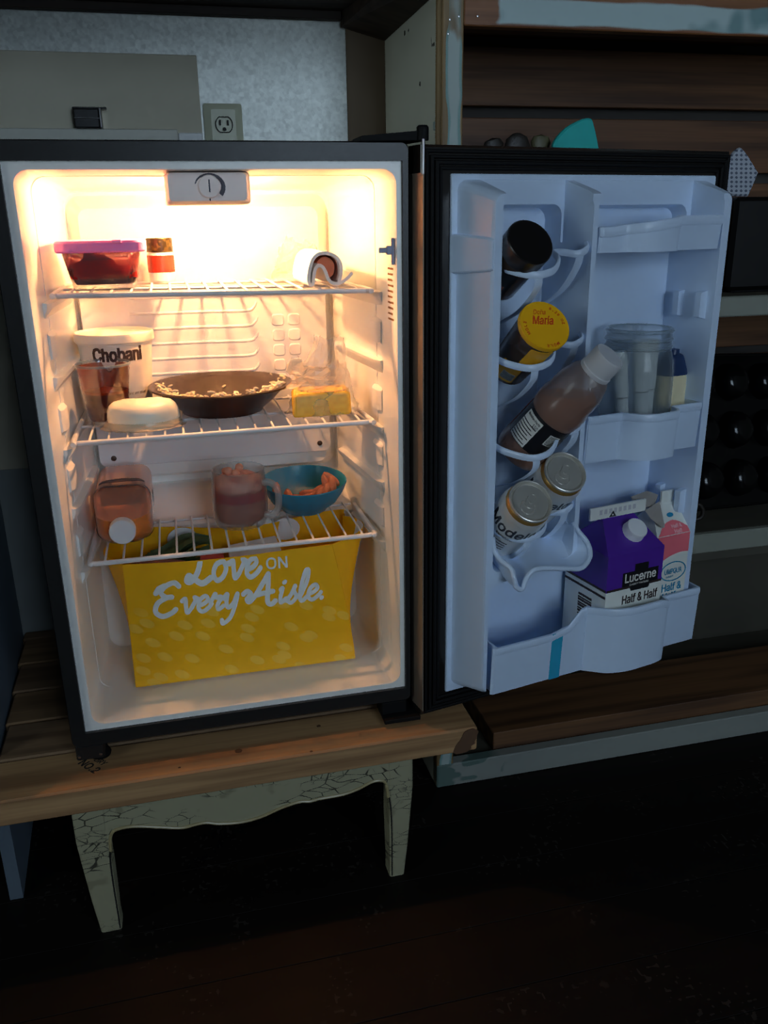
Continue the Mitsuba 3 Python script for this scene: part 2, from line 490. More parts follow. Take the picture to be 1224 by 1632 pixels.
# alcove behind the fridge
put('wall_back__lower_panel', bx(-.22, .464, .44, YB, FZ, .247, 0), 'blue_wall', False)
put('wall_back__metal_panel', bx(-.22, .464, .44, YB, .247, .95, 0), 'galvanised', False)
put('wall_back__corner_board', bx(.464, .526, .434, YB, FZ, .95, .001), 'brown_board', False)
put('wall_back__pale_board', bx(-.22, .2325, .4345, .44, .247, .868, .001), 'olive_board', False)
put('wall_back__ledge_strip', bx(-.22, .195, .424, .4345, .735, .7645, .0015), 'strip_grey', False)
put('wall_back__ledge_strip', bx(.1955, .2325, .426, .4345, .735, .760, .0015), 'strip_white', False)
t = thing('metal_clip', 'small dark metal clip on the pale board above the left of the fridge', 'clip')
put(t + '__plate', bx(.047, .083, .414, .4345, .7645, .7905, .0015), 'black_metal', False)
put(t + '__edge', bx(.083, .0865, .412, .4345, .7645, .792, .001), 'chrome', False, label='bright bent edge')
put(t + '__lip', bx(.046, .094, .416, .434, .7905, .793, .0006), 'black_metal', False)
put(t + '__ridge', bx(.047, .083, .4125, .4145, .777, .7785, .0005), 'chrome', False)

t = thing('power_outlet', 'ivory wall outlet with a white socket face on the metal wall behind the fridge', 'outlet')
L = lambda x0, x1, z0, z1, y, r=.003: np.array([(a, y, b) for a, b in rloop(x0, x1, z0, z1, r)])
put(t + '__plate', loft([L(.2365, .2955, .684, .8025, .4395), L(.2365, .2955, .684, .8025, .436), L(.2475, .2845, .693, .794, .4315)]), 'outlet_plate', False)
put(t + '__face', bx(.2495, .2835, .695, .7925, .4285, .432, .001), 'outlet_white', False, label='white socket face')
for zc in (.772, .715):
    ring = Point(0, 0).buffer(.0135).intersection(sbox(-.0135, -.0115, .0135, .0115))
    rr = prism(ring.difference(ring.buffer(-.0012)), .0006)
    put(t + '__socket_rim', xf(rr, plane((.2665, .4285, zc), (1, 0, 0), (0, 0, 1))), 'dark_hole', False)
    sl = [prism(sbox(-.0075, -.0012, -.005, .0065), .0006), prism(sbox(.0046, -.0012, .0071, .0065), .0006), prism(unary_union([Point(0, -.0065).buffer(.0026), sbox(-.0026, -.0085, .0026, -.0065)]), .0006)]
    put(t + '__slots', xf(join(sl), plane((.2665, .4285, zc), (1, 0, 0), (0, 0, 1))), 'dark_hole', False)
put(t + '__screw', xf(lathe([(0, 0), (.003, 0), (.0025, .001), (0, .0012)], 16), frame((.2665, .4285, .7435), (0, -1, 0))), 'strip_white')

t = thing('upper_cabinet', 'dark wooden cabinet underside along the top above the fridge', 'cabinet')
put(t + '__bottom_board', bx(-.118, .5255, .02, .4335, .932, .955, .001), 'dark_beam', False)
put(t + '__cleat', hull([(x, y, z) for x, y, z in ((.455, .4335, .9318), (.5255, .4335, .9318), (.455, .4335, .912), (.5255, .4335, .895), (.5255, .03, .9318), (.5255, .03, .905), (.50, .03, .9318), (.51, .03, .918))]), 'dark_beam', False)
put(t + '__back_rail', bx(-.118, .4545, .42, .4335, .920, .9318, .001), 'dark_beam', False)

xl = lambda y: -.147 + .055 * (.44 - y)
put('side_panel', hull([(xl(y) - d, y, z) for y in (.05, .439) for d in (0, .018) for z in (FZ, 1.3)]), 'blue_panel', False,
    label='blue-grey painted upright panel at the far left of the bench', cat='panel')

# ------------------------------------------------------------ shelving on the right
t = thing('shelving_unit', 'old wooden open shelving with worn pale blue paint to the right of the fridge', 'shelves')
SX, SY = 1.55, .135
put(t + '__side_panel', bx(.526, .545, .156, .4395, FZ, 1.1, .001), 'panel_paint', False, label='pale chipped side panel')
put(t + '__bead', sweep([(.5225, .139, z) for z in np.linspace(.70, 1.1, 8)], .004, n=8), 'bare_post')
put(t + '__bead', bx(.5205, .526, .1365, .156, .741, .752, .001), 'worn_paint', False)
put(t + '__post', bx(.526, .555, SY, .156, FZ, 1.1, .0015), 'post_paint', False, label='front post with worn paint')
def rail_fn(p, n, uv):
    w = wood((134, 86, 50), (86, 50, 28))(p, n, uv)
    f = F(p.x * 16, p.y * 10, p.z * 60) - .5
    band = S(.864, .8675, p.z + f * .006) * S(.897, .8935, p.z + f * .008) * S(.600, .606, p.x + f * .02)
    c = MX(lin((166, 186, 186)), lin((110, 142, 144)), S(.5, .6, F(p.x * 14 + 2, p.y * 9, p.z * 12)))
    return w * (1 - band) + c * band
mat('rail_mix', rail_fn, .55)
put(t + '__top_rail', bx(.555, SX, SY, .156, .862, 1.02, .0015), 'rail_mix', False, label='top rail with a strip of pale paint')
for x, z in ((.536, .868), (.548, .872), (.573, .873), (.534, .852)):
    put(t + '__nail', xf(lathe([(0, 0), (.0016, 0), (.0012, .0006), (0, .0008)], 10), frame((x, SY, z), (0, -1, 0))), 'chrome')
for k in range(-1, 12):
    z1 = .893 - .1055 * k
    put(t + '__back_slat', bx(.546, SX, .440, .462, z1 - .0875, z1, .0012), 'plank_wood' if k % 2 else 'plank_wood2', False)
put(t + '__middle_shelf', bx(.546, SX, SY + .012, .4395, .481, .511, .001), 'shelf_dark', False)
put(t + '__shelf_edge', bx(.556, SX, SY, SY + .0118, .481, .5112, .002), 'shelf_edge', False, label='painted shelf edge')
put(t + '__lower_shelf', bx(.546, SX, SY + .012, .4395, .090, .124, .001), 'shelf_dark', False)
put(t + '__shelf_edge', bx(.556, SX, SY, SY + .0118, .090, .1242, .002), 'shelf_edge', False, label='painted shelf edge')
put(t + '__shelf_trim', bx(.556, SX, SY + .004, SY + .02, .074, .0895, .001), 'shelf_dark', False)
put(t + '__lower_back', bx(.546, SX, .432, .4395, FZ, .0895, .001), 'shelf_dark', False)
put(t + '__base_rail', bx(.526, SX, SY - .002, .155, FZ, -.246, .002), 'base_paint', False, label='painted base rail with a teal patch')
put(t + '__base_floor', bx(.546, SX, .156, .4315, -.275, -.253, .001), 'shelf_dark', False)
put('loose_board', bx(.636, SX, .158, .31, -.2525, -.216, .0015), 'deck_wood', False, label='thick brown board lying in the bottom of the shelving', cat='board')

# ------------------------------------------------------------ bench
t = thing('low_bench', 'low crackle-painted cream bench base topped with bare lumber planks under the fridge', 'bench')
ws = ['bench_wood', 'bench_wood2', 'bench_wood3']
for k, (y0, y1) in enumerate(((-.05, .038), (.042, .130), (.134, .222), (.226, .314), (.318, .406), (.409, .438))):
    x0 = -.6 if k == 0 else xl(y0) + .002
    put(t + '__plank', bx(x0, .528 if k == 0 else .5245 - .002 * (k % 2), y0, y1, BZ - .038, BZ, .0025), ws[(0, 2, 1, 2, 1, 2)[k]], False)
ZB = BZ - .0385
bot = smooth_path([(.016, -.160), (.018, -.138), (.026, -.1275), (.05, -.127), (.085, -.136), (.11, -.142), (.128, -.1405), (.143, -.1405), (.16, -.146), (.19, -.1495), (.217, -.146), (.245, -.137), (.27, -.1325), (.285, -.1345), (.30, -.133), (.33, -.1325), (.352, -.128), (.372, -.120), (.385, -.1195), (.394, -.126), (.397, -.15)], 5)
ap = Polygon([(-.022, ZB), (.430, ZB), (.430, -.15)] + [tuple(q) for q in bot[::-1]] + [(-.022, -.16)])
put(t + '__apron', xf(prism(ap, .018), plane((0, -.026, 0), (1, 0, 0), (0, 0, 1))), 'crackle', False)
for ln in ([(.0195, -.046, -.150), (.0165, -.0465, -.175), (.0160, -.0468, -.22), (.0165, -.0468, -.27), (.0165, -.0465, FZ + .002)], [(.3955, -.046, -.150), (.398, -.0465, -.175), (.3985, -.0468, -.22), (.398, -.0468, -.27), (.398, -.0465, FZ + .002)]):
    put(t + '__leg_line', sweep(smooth_path([(x + (-.003 if x < .2 else .003), y + .0012, z) for x, y, z in ln], 4), .0010, .0014, n=6), 'dark_hole', label='dark worn line down the leg')
put(t + '__apron_edge', sweep([(x, -.0445, z + .001) for x, z in bot], .0022, n=6), 'edge_gold', label='worn gilt lower edge')
def leg(xo, xi, s):
    """cabriole leg: outer edge at xo, inner at xi, toe turned by s"""
    L = []
    for z, a, b, d in ((ZB, 0, 0, .030), (-.14, 0, .002, .032), (-.19, .004, .001, .030), (-.24, .0085, .001, .026), (-.275, .0125, .001, .022), (FZ, .014, .000, .021)):
        x0, x1 = sorted((xo + s * a, xi - s * b))
        L.append([(q[0], q[1], z) for q in rloop(x0, x1, -.045 - .001 * (z < -.2), -.045 + d + .008, .004)])
    return loft(L)
lg = [leg(-.026, .016, 1), leg(.434, .397, -1)]
for m in lg:
    put(t + '__leg', m, 'crackle', 40)
for m in lg:
    b = m.copy()
    b.vertices[:, 1] = .39 - b.vertices[:, 1] - .045
    b.invert()
    put(t + '__leg', b, 'crackle', 40)
put(t + '__side_apron', bx(-.022, -.006, -.005, .385, -.15, ZB, .001), 'crackle', False)
put(t + '__side_apron', bx(.414, .430, -.005, .385, -.15, ZB, .001), 'crackle', False)
for x, y, r in ((.194, -.019, .005), (.115, -.036, .002), (.31, .012, .003), (.29, -.046, .0022)):
    put(t + '__knot', xf(lathe([(0, 0), (r, 0), (0, .0004)], 14), frame((x, y, BZ), (0, 0, 1))), 'knot', False)
M = plane((-.006, -.006, BZ), np.array((.62, -.78, 0)), np.array((.78, .62, 0)))
put(t + '__stamp', join([xf(text('NO.2', .012, .036, True, .0003), M), xf(text('S-DRY', .009, .034, True, .0003), M @ trimesh.transformations.translation_matrix((-.004, .017, 0)))]), 'stamp', False, label='smudged dark grade stamp')
nn = smooth_path([(.493, -.089), (.497, -.075), (.505, -.064), (.512, -.054), (.527, -.055), (.526, -.07), (.519, -.082), (.514, -.089)], 4, True)
put(t + '__bark', xf(prism(Polygon(nn + rng.normal(0, .0008, nn.shape)), .0012), plane((0, -.0499, 0), (1, 0, 0), (0, 0, 1))), 'knot', False, label='bark left on the sawn end')

# ============================================================ mini fridge
FR = thing('mini_fridge', 'black mini fridge standing open on the bench, white interior lit by its lamp', 'refrigerator')
labels[FR]['label'] = 'black mini fridge standing wide open on the bench with its white interior lit'
FY1 = .425
def yloop(x0, x1, z0, z1, r, y, n=6):
    return [(a, y, b) for a, b in rloop(x0, x1, z0, z1, r, n)]
outer = hull(yloop(-.019, .4435, -.0205, .7155, .008, .002) + yloop(-.017, .4415, -.0185, .7135, .008, -.005) + yloop(-.019, .4435, -.0205, .7155, .008, FY1))
cab = man(outer) - m3.Manifold.cube((.435, .5, .6946)).translate((0, -.05, 0)).translate((0, 0, 0)) + m3.Manifold.cube((.45, .02, .71)).translate((-.006, FY1 - .02, -.008))
put(FR + '__cabinet', cab, 'black_metal', 25, label='black outer case')
# liner: block minus cavity
YD = .30
cav = man(hull(yloop(.0105, .4280, .0085, .6855, .016, -.02) + yloop(.0105, .4280, .0085, .6855, .016, 0) + yloop(.0143, .4245, .0087, .6836, .017, .094)))
cav += man(hull(yloop(.0148, .4240, .0086, .6832, .018, .0935) + yloop(.0265, .4035, .0088, .673, .022, YD)))
cav += man(hull(yloop(.0268, .4032, .0090, .6727, .022, YD - .001) + yloop(.0275, .4025, .0095, .672, .022, YD + .012)))
cav = cav - man(hull(yloop(.0285, .4005, .25, .668, .020, YD + .0125) + yloop(.0455, .3835, .26, .650, .014, YD - .010)))
hump = man(hull([(x, y, z) for x in (-.01, .45) for y, z in ((.315, .241), (.298, .241), (.236, .206), (.225, .195), (.215, -.01), (.315, -.01))]))
cav = cav - hump
lip = man(hull(yloop(.0100, .4285, .0080, .6860, .0165, -.02) + yloop(.0100, .4285, .0080, .6860, .0165, .0003) + yloop(.0105, .4280, .0085, .6855, .016, .003)))
lin_ = m3.Manifold.cube((.4346, .34, .6942)).translate((.0002, 0, .0002)) - cav - lip
put(FR + '__liner', lin_, 'liner_plastic', 28, label='white moulded interior')
# moulded shelf ledges on both side walls
wallx = lambda y, side: (.0150 + (.0265 - .0150) * (y - .0935) / (YD - .0935)) if side < 0 else (.4238 - (.4238 - .4035) * (y - .0935) / (YD - .0935))
for z in (.543, .455, .3645, .287, .1985):
    for s in (-1, 1):
        yb = .27 if z > .21 else .21
        P = []
        for y, d in ((.066, .004), (.076, .0095), (yb - .01, .0095), (yb, .004)):
            w = wallx(max(y, .07), s)
            P += [(w + s * .003, y, z - .022), (w + s * .003, y, z), (w - s * d, y, z - .001), (w - s * d, y, z - .006)]
        put(FR + '__shelf_ledge', hull(P), 'liner_plastic', 28)
        if z < .5:
            P = []
            for y, d in ((.07, .002), (.078, .0055), (.10, .0055), (.11, .002)):
                w = wallx(max(y, .075), s)
                P += [(w + s * .003, y, z + .018), (w + s * .003, y, z + .055), (w - s * d, y, z + .022), (w - s * d, y, z + .048)]
            put(FR + '__shelf_stop', hull(P), 'liner_plastic', 28)
# cold plate on the back wall
EY = .2862
pl = loft([np.array(yloop(.0335, .3905, .278, .545, .012, EY + .004)), np.array(yloop(.0335, .3905, .278, .545, .012, EY)), np.array(yloop(.0345, .3895, .279, .544, .011, EY - .001))])
EV = put(FR + '__cold_plate', pl, 'evap', 25, label='pale cooling plate on the back wall')
for k in range(6):
    z = .527 - .0222 * k
    pth = smooth_path([(.105, EY, z + .002), (.11, EY - .0008, z), (.20, EY - .0008, z), (.268, EY - .0008, z - .001), (.281, EY - .0008, z + .004), (.285, EY, z + .011)], 6)
    put(EV + '__channel', sweep(pth, .0017, .0022, n=8), 'evap')
for i in range(5):
    for j in range(2):
        x, z = .3055 + .0245 * j, .498 - .0226 * i
        put(EV + '__embossed_square', loft([np.array(yloop(x, x + .0205, z - .0195, z, .005, EY, 4)), np.array(yloop(x + .0022, x + .0183, z - .0172, z - .0022, .004, EY - .0026, 4))]), 'evap', 40)
put(EV + '__lower_rib', sweep([(.06, EY - .0008, .315), (.30, EY - .0008, .315), (.325, EY - .0008, .318), (.335, EY - .0008, .326)], .0012, .002), 'evap')
for x in (.0545, .3725):
    put(EV + '__screw', xf(lathe([(0, 0), (.0042, 0), (.0036, .002), (0, .003)], 16), frame((x, EY - .001, .2915), (0, -1, 0))), 'screw_dark')
# thermostat housing
cb = loft([np.array(yloop(.166, .262, .650, .6845, .002, .110)), np.array(yloop(.167, .261, .650, .6845, .004, .026)), np.array(yloop(.1695, .2565, .6535, .6835, .005, .018))])
CB = put(FR + '__control_box', cb, 'dial_grey', 25, label='thermostat housing under the ceiling')
dl = put(CB + '__dial', xf(lathe([(0, 0), (.0125, 0), (.0125, .003), (.0115, .0042), (0, .0042)], 40), frame((.2145, .018, .6685), (0, -1, 0))), 'dial_grey', label='round dial')
put(CB + '__dial_slot', bx(.2137, .2153, .0132, .0140, .6625, .676, .0002), 'dial_dark', False)
arc = [(.2145 + .0158 * math.cos(a), .0178, .6685 + .0158 * math.sin(a) * .82) for a in np.radians(np.linspace(165, -40, 30))]
put(CB + '__scale_mark', sweep(arc, np.linspace(.0006, .0028, 30), .0004, up=(0, 1, 0), n=6), 'dial_dark', label='dark widening scale arc')
put(CB + '__pointer', bx(.2138, .2152, .0172, .0182, .6535, .6565, .0002), 'dial_dark', False)
put(FR + '__lamp_bulb', at(trimesh.creation.icosphere(3, .0095), .2145, .1325, .6685), 'outlet_white', True, label='lit lamp bulb',
    emitter={'type': 'area', 'radiance': {'type': 'rgb', 'value': BULB}})
put(FR + '__lamp_socket', xf(lathe([(0, 0), (.008, 0), (.008, .013), (0, .013)], 20), frame((.2145, .1095, .6685), (0, 1, 0))), 'dial_grey')
# door light switch and a little printed notice on the right wall
put(FR + '__light_switch', join([bx(.4238, .4272, .006, .010, .5785, .6095, .0008), bx(.4085, .4245, .0065, .0105, .5925, .5985, .0008), bx(.4175, .4245, .0055, .0115, .5905, .6005, .0008)]), 'grey_plastic', False, label='grey lamp switch on the right wall')
for k in range(10):
    z = .572 - .0068 * k
    y1 = .086 - .004 * ((k * 7) % 4)
    put(FR + '__notice_line', hull([(.4280 - .0018 * y / .094 - j * .0007, y, z + d) for j in (0, 1) for y in (.014 + .002 * (k % 3), y1) for d in (0, .0024)]), 'print_brown', False)
# wire shelves
def wire_shelf(zl, zr, yb, mids):
    zf = lambda x: zl + (zr - zl) * (x - .024) / .388
    rad = .0034
    pts = [(.026, yb, zf(.026)), (.0255, .075, zf(.026)), (.030, .0665, zf(.03)), (.045, .065, zf(.045))] + [(x, .065, zf(x)) for x in np.linspace(.08, .36, 8)] + [(.39, .065, zf(.39)), (.405, .0665, zf(.40)), (.4105, .075, zf(.41)), (.4105 - .010 * (yb > .22), yb, zf(.41))]
    k = put(FR + '__wire_shelf', join([sweep(smooth_path(pts, 4), rad, n=10)] + [sweep([(.027, y, zf(.027) + .0), (.218, y, zf(.218)), (.405, y, zf(.405))], .0019, n=8) for y in [yb] + mids]), 'shelf_coat', 40)
    for i in range(16):
        x = .0455 + .0231 * i
        put(k + '__wire', sweep([(x, .0635, zf(x) + .0015), (x, .07, zf(x) + .0032), (x, .5 * yb, zf(x) + .0032), (x, yb + .002, zf(x) + .0032)], .0016, n=6), 'shelf_coat', 40)
    return k
wire_shelf(.551, .5445, .262, [.16])
wire_shelf(.3712, .3732, .262, [.158])
wire_shelf(.2085, .2105, .208, [])
# feet, hinges
for x in (.012, .415):
    put(FR + '__foot', at(lathe([(0, BZ + .0005), (.013, BZ + .0005), (.014, BZ + .004), (.010, BZ + .012), (.008, -.021), (0, -.021)], 24), x, .022, 0), 'black_rubber', 40)
    put(FR + '__foot', at(lathe([(0, BZ + .0005), (.013, BZ + .0005), (.014, BZ + .004), (.010, BZ + .012), (.008, -.021), (0, -.021)], 24), x, .39, 0), 'black_rubber', 40)
put(FR + '__foot_bracket', bx(-.016, .020, -.001, .035, -.043, -.0208, .002), 'black_metal', False)
for x in (-.012, .015):
    put(FR + '__bolt', xf(lathe([(0, 0), (.0025, 0), (.002, .0015), (0, .002)], 12), frame((x, -.001, -.036), (0, -1, 0))), 'chrome')
put(FR + '__top_hinge', join([hull([(.388, .004, .7158), (.388, .06, .7158), (.46, -.012, .7158), (.464, .004, .7158), (.45, .06, .7158), (.39, .004, .7215), (.39, .058, .7215), (.462, -.014, .7265), (.464, .006, .7265), (.45, .058, .7225)]),
    at(lathe([(0, .7155), (.007, .7155), (.007, .729), (.0055, .7315), (0, .7315)], 20), .4575, -.010, 0)]), 'black_rubber', 30)
put(FR + '__hinge_pin', at(lathe([(0, .679), (.0022, .679), (.0022, .7158), (0, .7158)], 12), .4535, -.0262, 0), 'chrome', 40)
put(FR + '__bottom_hinge', join([bx(.400, .4525, -.020, .03, -.046, -.0395, .001), bx(.400, .436, -.004, .03, -.0395, -.0207, .001)]), 'black_rubber', False)

# ---------------------------------------------------------------- door
slab_ = man(hull([(u, n, z) for n, e in ((0, .003), (-.004, 0), (-.035, 0), (-.0415, .005)) for u in (e, .475 - e) for z in (-.039 + e, .711 - e)]))
slab_ = slab_ - m3.Manifold.cube((.400, .06, .66)).translate((.043, -.033, .006))
DR = put(FR + '__door', door(slab_), 'black_gloss', 20, label='black door swung wide open')
gz = [-.0370, .7090]
for k, (o, w, h) in enumerate(((.005, .0042, .0035), (.0112, .004, .0055), (.0172, .0048, .0065), (.0232, .004, .004))):
    pts = [(o, h * .3, gz[0] + o), (.475 - o, h * .3, gz[0] + o), (.475 - o, h * .3, gz[1] - o), (o, h * .3, gz[1] - o)]
    bars = []
    for a, b in ((0, 1), (1, 2), (2, 3), (3, 0)):
        p, q_ = np.array(pts[a]), np.array(pts[b])
        d = (q_ - p) / np.linalg.norm(q_ - p)
        sd = np.array((-d[2], 0, d[0]))
        bars.append(hull([c + d * e * ww / 2 + sd * ww * sg / 2 + np.array((0, hh, 0)) for c, e in ((p, -1), (q_, 1)) for hh, ww in ((-h * .3, w), (h * .5, w), (h * .7, w * .5)) for sg in (-1, 1)]))
    put(DR + '__gasket_rib', door(join(bars)), 'black_rubber', False)
put(DR + '__edge_trim', door(hull([(u, n, z) for u in (-.0014, .0002) for n in (-.030, .0045) for z in (-.028, .680)] + [(-.0014, n, .6805) for n in (-.029, .004)])), 'edge_metal', False, label='bare metal strip on the hinge edge')

def rr3(u0, u1, z0, z1, r, n, k=6):
    return [(a, n, b) for a, b in rloop(u0, u1, z0, z1, r, k)]
def fr(*sec):
    return man(hull(sum([rr3(*s) for s in sec], [])))
base = fr((.0368, .4495, -.0084, .680, .002, -.003), (.0368, .4495, -.0084, .680, .002, .002), (.0378, .4485, -.0074, .679, .002, .0035))
dyke = fr((.0445, .4415, .001, .674, .012, .002), (.060, .4260, .012, .6585, .010, .056), (.0625, .4235, .0145, .656, .010, .060))
bump_ = fr((.036, .08, .571, .612, .004, .002), (.052, .08, .573, .610, .004, .054), (.056, .08, .575, .608, .004, .058)) + fr((.036, .08, .43, .461, .004, .002), (.054, .08, .43, .461, .004, .052))
bump_ = fr((.0372, .08, .5675, .6135, .003, .002), (.0565, .08, .571, .610, .004, .055), (.0595, .08, .573, .608, .004, .0595))
back = m3.Manifold.cube((.40, .03, .66)).translate((.044, -.032, .006))
c1 = fr((.084, .192, .205, .642, .016, -.026), (.075, .1985, .195, .650, .010, .056), (.072, .2015, .190, .652, .010, .064))
c2 = fr((.2175, .398, .028, .640, .016, -.018), (.2105, .409, .02, .652, .010, .056), (.2080, .412, .018, .654, .010, .064))
c3 = fr((.080, .395, .028, .166, .020, -.018), (.0705, .4085, -.02, .172, .022, .056), (.0675, .412, -.04, .1755, .022, .064))
slab = m3.Manifold.cube((.005, .08, .2)).translate((0, 0, 0))
lower = fr((.0755, .2105, -.04, .0, .001, -.0), (.0755, .2105, -.04, .0, .001, .07))
topcut = man(hull([(u, n, z) for u in (.0755, .1985) for n in (.0045, .075) for z in (.60, .70)])) + man(hull([(u, n, z) for u in (.2105, .4085) for n in (.0045, .075) for z in (.60, .70)]))
liner = base + dyke + bump_ + back - c1 - c2 - c3 - topcut
corner = man(hull([(u, n, z) for n in (.0042, .07) for u, z in ((.4, -.04), (.47, -.04), (.47, .098), (.44, .098), (.425, .085), (.4, .085))]))
liner = liner - corner
put(DR + '__liner', door(liner), 'white_plastic', 28, label='white moulded door panel')
# ribs on the right inner wall
for z in (.515, .235):
    for n0, n1 in ((.004, .013), (.040, .049)):
        put(DR + '__shelf_rib', door(hull([(u, n, z_) for n in (n0, n1) for u, z_ in ((.3915 + n * .13, z - .016), (.411, z - .019), (.3915 + n * .13, z + .016), (.411, z + .019))])), 'white_plastic', False)

# chute at the foot of the can compartment
rim = smooth_path([(.0735, .056, .240), (.0745, .060, .222), (.0800, .070, .210), (.0860, .082, .2035), (.0865, .089, .192), (.0905, .0905, .179), (.0985, .091, .1755), (.1035, .090, .186), (.112, .090, .1965), (.126, .090, .1985), (.148, .090, .1945), (.172, .090, .1895), (.192, .089, .1855), (.2050, .086, .1895), (.2160, .079, .1985), (.2165, .070, .212), (.2080, .061, .226), (.2015, .056, .240)], 4)
inn = smooth_path([(.078, .03, .240), (.080, .03, .224), (.082, .025, .216), (.084, .02, .212), (.086, .014, .210), (.089, .008, .210), (.094, 0, .210), (.100, -.01, .212), (.112, -.02, .216), (.126, -.022, .217), (.148, -.022, .217), (.165, -.015, .215), (.180, -.005, .213), (.190, .01, .212), (.193, .02, .214), (.195, .03, .220), (.197, .035, .230), (.198, .038, .242)], 4)
G = np.array([[a + (b - a) * s + np.array((0, 0, -.010)) * math.sin(math.pi * s) * (1 - s) for s in np.linspace(0, 1, 8)] for a, b in zip(rim, inn)])
put(DR + '__chute', door(join([sheet(G, .003), sweep(rim, .0036, .0036, n=10)])), 'white_plastic', 40, label='flared chute below the cans')

# can rails: a pair of rounded loops per level
RZ = {0: (.575, .567, .582, .589, .588, .602), 1: (.4665, .459, .472, .480, .479, .492), 2: (.357, .350, .366, .374, .371, .383), 3: (.246, .238, .247, .256, .258, .266)}
for k, zz in RZ.items():
    e = .0 if k != 2 else .012
    pts = [(.076, .040, zz[0] + .004), (.085, .060 + e * .3, zz[0] - .003), (.106, .078 + e, zz[1]), (.132, .078 + e, zz[1] + .004), (.150, .064 + e * 1.3, zz[2]), (.1575, .044 + e * 2, zz[3]), (.166, .050 + e * 1.6, zz[3] + .001), (.180, .060 + e, zz[4]), (.196, .058 + e * .6, zz[4] + .006), (.2035, .042, zz[5])]
    rp = smooth_path(pts, 6)
    put(DR + '__can_rail', door(sweep(rp, .0023, .0045, n=10)), 'white_plastic', 40)
    st = []
    for u, n, z, du in ((.112, .079 + e, zz[1] - .002, .002), (.186, .058 + e, zz[4] - .002, -.002)):
        a = smooth_path([(u, n, z), (u + du * .5, n - .006, z - .016), (u + du, n * .5, z - .042), (u + du, n * .05 - .010, z - .062)], 6)
        st.append(sweep(a, .0055, .0011, up=(0, 1, .3), n=8))
    put(DR + '__rail_strap', door(join(st)), 'white_plastic', 40)

def bin_front(path, zb, zt, th=.003):
    """front wall of a door bin along a plan path (u,n); zt may be fn(u)"""
    f = zt if callable(zt) else (lambda u: zt)
    P = np.array([[(u, n - .004 * (1 - s), zb + (f(u) - zb) * s) for s in np.linspace(0, 1, 7)] for u, n in path])
    return P
def bin_part(key, path, zb, zt, floor=True, lipdrop=.011):
    P = bin_front(path, zb, zt)
    f = zt if callable(zt) else (lambda u: zt)
    b = put(key, door(join([sheet(P, .0032)] + ([door_free_floor(path, zb)] if floor else []))), 'white_plastic', 35)
    lp = np.array([(u, n + .0012, f(u) - lipdrop * .5) for u, n in path])
    put(b + '__lip', door(sweep(lp, .0016, lipdrop * .5, n=8)), 'white_plastic', 40)
    return b
def door_free_floor(path, zb):
    pg = Polygon([(path[0][0], -.012)] + [(u, n - .004) for u, n in path] + [(path[-1][0], -.012)])
    m = prism(pg, .003)
    return at(m, 0, 0, zb)
def plan(u0, u1, n0, b0, b1, nb, ne=.01, r=.006):
    w = (b1 - b0)
    p = [(u0, ne), (u0, n0 - r), (u0 + r * .3, n0 - r * .3), (u0 + r, n0), (b0 - .008, n0), (b0, n0 + .002), (b0 + w * .08, n0 + (nb - n0) * .35), (b0 + w * .2, n0 + (nb - n0) * .75), (b0 + w * .38, nb - .001), (b0 + w * .55, nb), (b0 + w * .78, nb - .0015), (b1 - w * .10, nb - (nb - n0) * .2), (b1 - w * .03, n0 + (nb - n0) * .4), (b1, n0 + .003), (b1 + .008, n0), (u1 - r, n0), (u1 - r * .3, n0 - r * .3), (u1, n0 - r), (u1, ne)]
    return [tuple(q) for q in smooth_path(p, 5)]
bin_part(DR + '__door_bin', plan(.2125, .4075, .0615, .268, .352, .090), .320, lambda u: .384)
bin_part(DR + '__door_bin', plan(.2125, .4075, .0615, .252, .33, .082), .588, lambda u: .618 + .012 * float(np.clip((u - .23) / .1, 0, 1)), floor=False, lipdrop=.012)
def ztop(u):
    s = lambda a, b, x: (lambda q: q * q * (3 - 2 * q))(float(np.clip((x - a) / (b - a), 0, 1)))
    return .083 + .030 * s(.185, .225, u) - .014 * s(.33, .37, u)
pb = plan(.0785, .4375, .068, .226, .365, .101, ne=.004)
LB = bin_part(DR + '__door_bin', pb, .011, ztop)
pp = [(u, n) for u, n in pb if .165 <= u <= .19 and n > .05]
P = bin_front([(u, .0680 + .0018) for u in np.linspace(.168, .186, 4)], .010, lambda u: ztop(u) + .0004)
put(LB + '__tape', door(sheet(P, .0006)), 'tape_blue', 35, label='strip of blue tape')

# ============================================================ things in the fridge
Z1, Z2, Z3 = .5540, .3765, .2135        # tops of the shelf wires (toward the middle)
zs1 = lambda x: .551 - .0065 * (x - .024) / .388 + .0046
zs2 = lambda x: .3712 + .002 * (x - .024) / .388 + .0046
zs3 = lambda x: .2085 + .002 * (x - .024) / .388 + .0046
def rl(x0, x1, y0, y1, r, z, n=6):
    return np.array([(a, b, z) for a, b in rloop(x0, x1, y0, y1, r, n)])

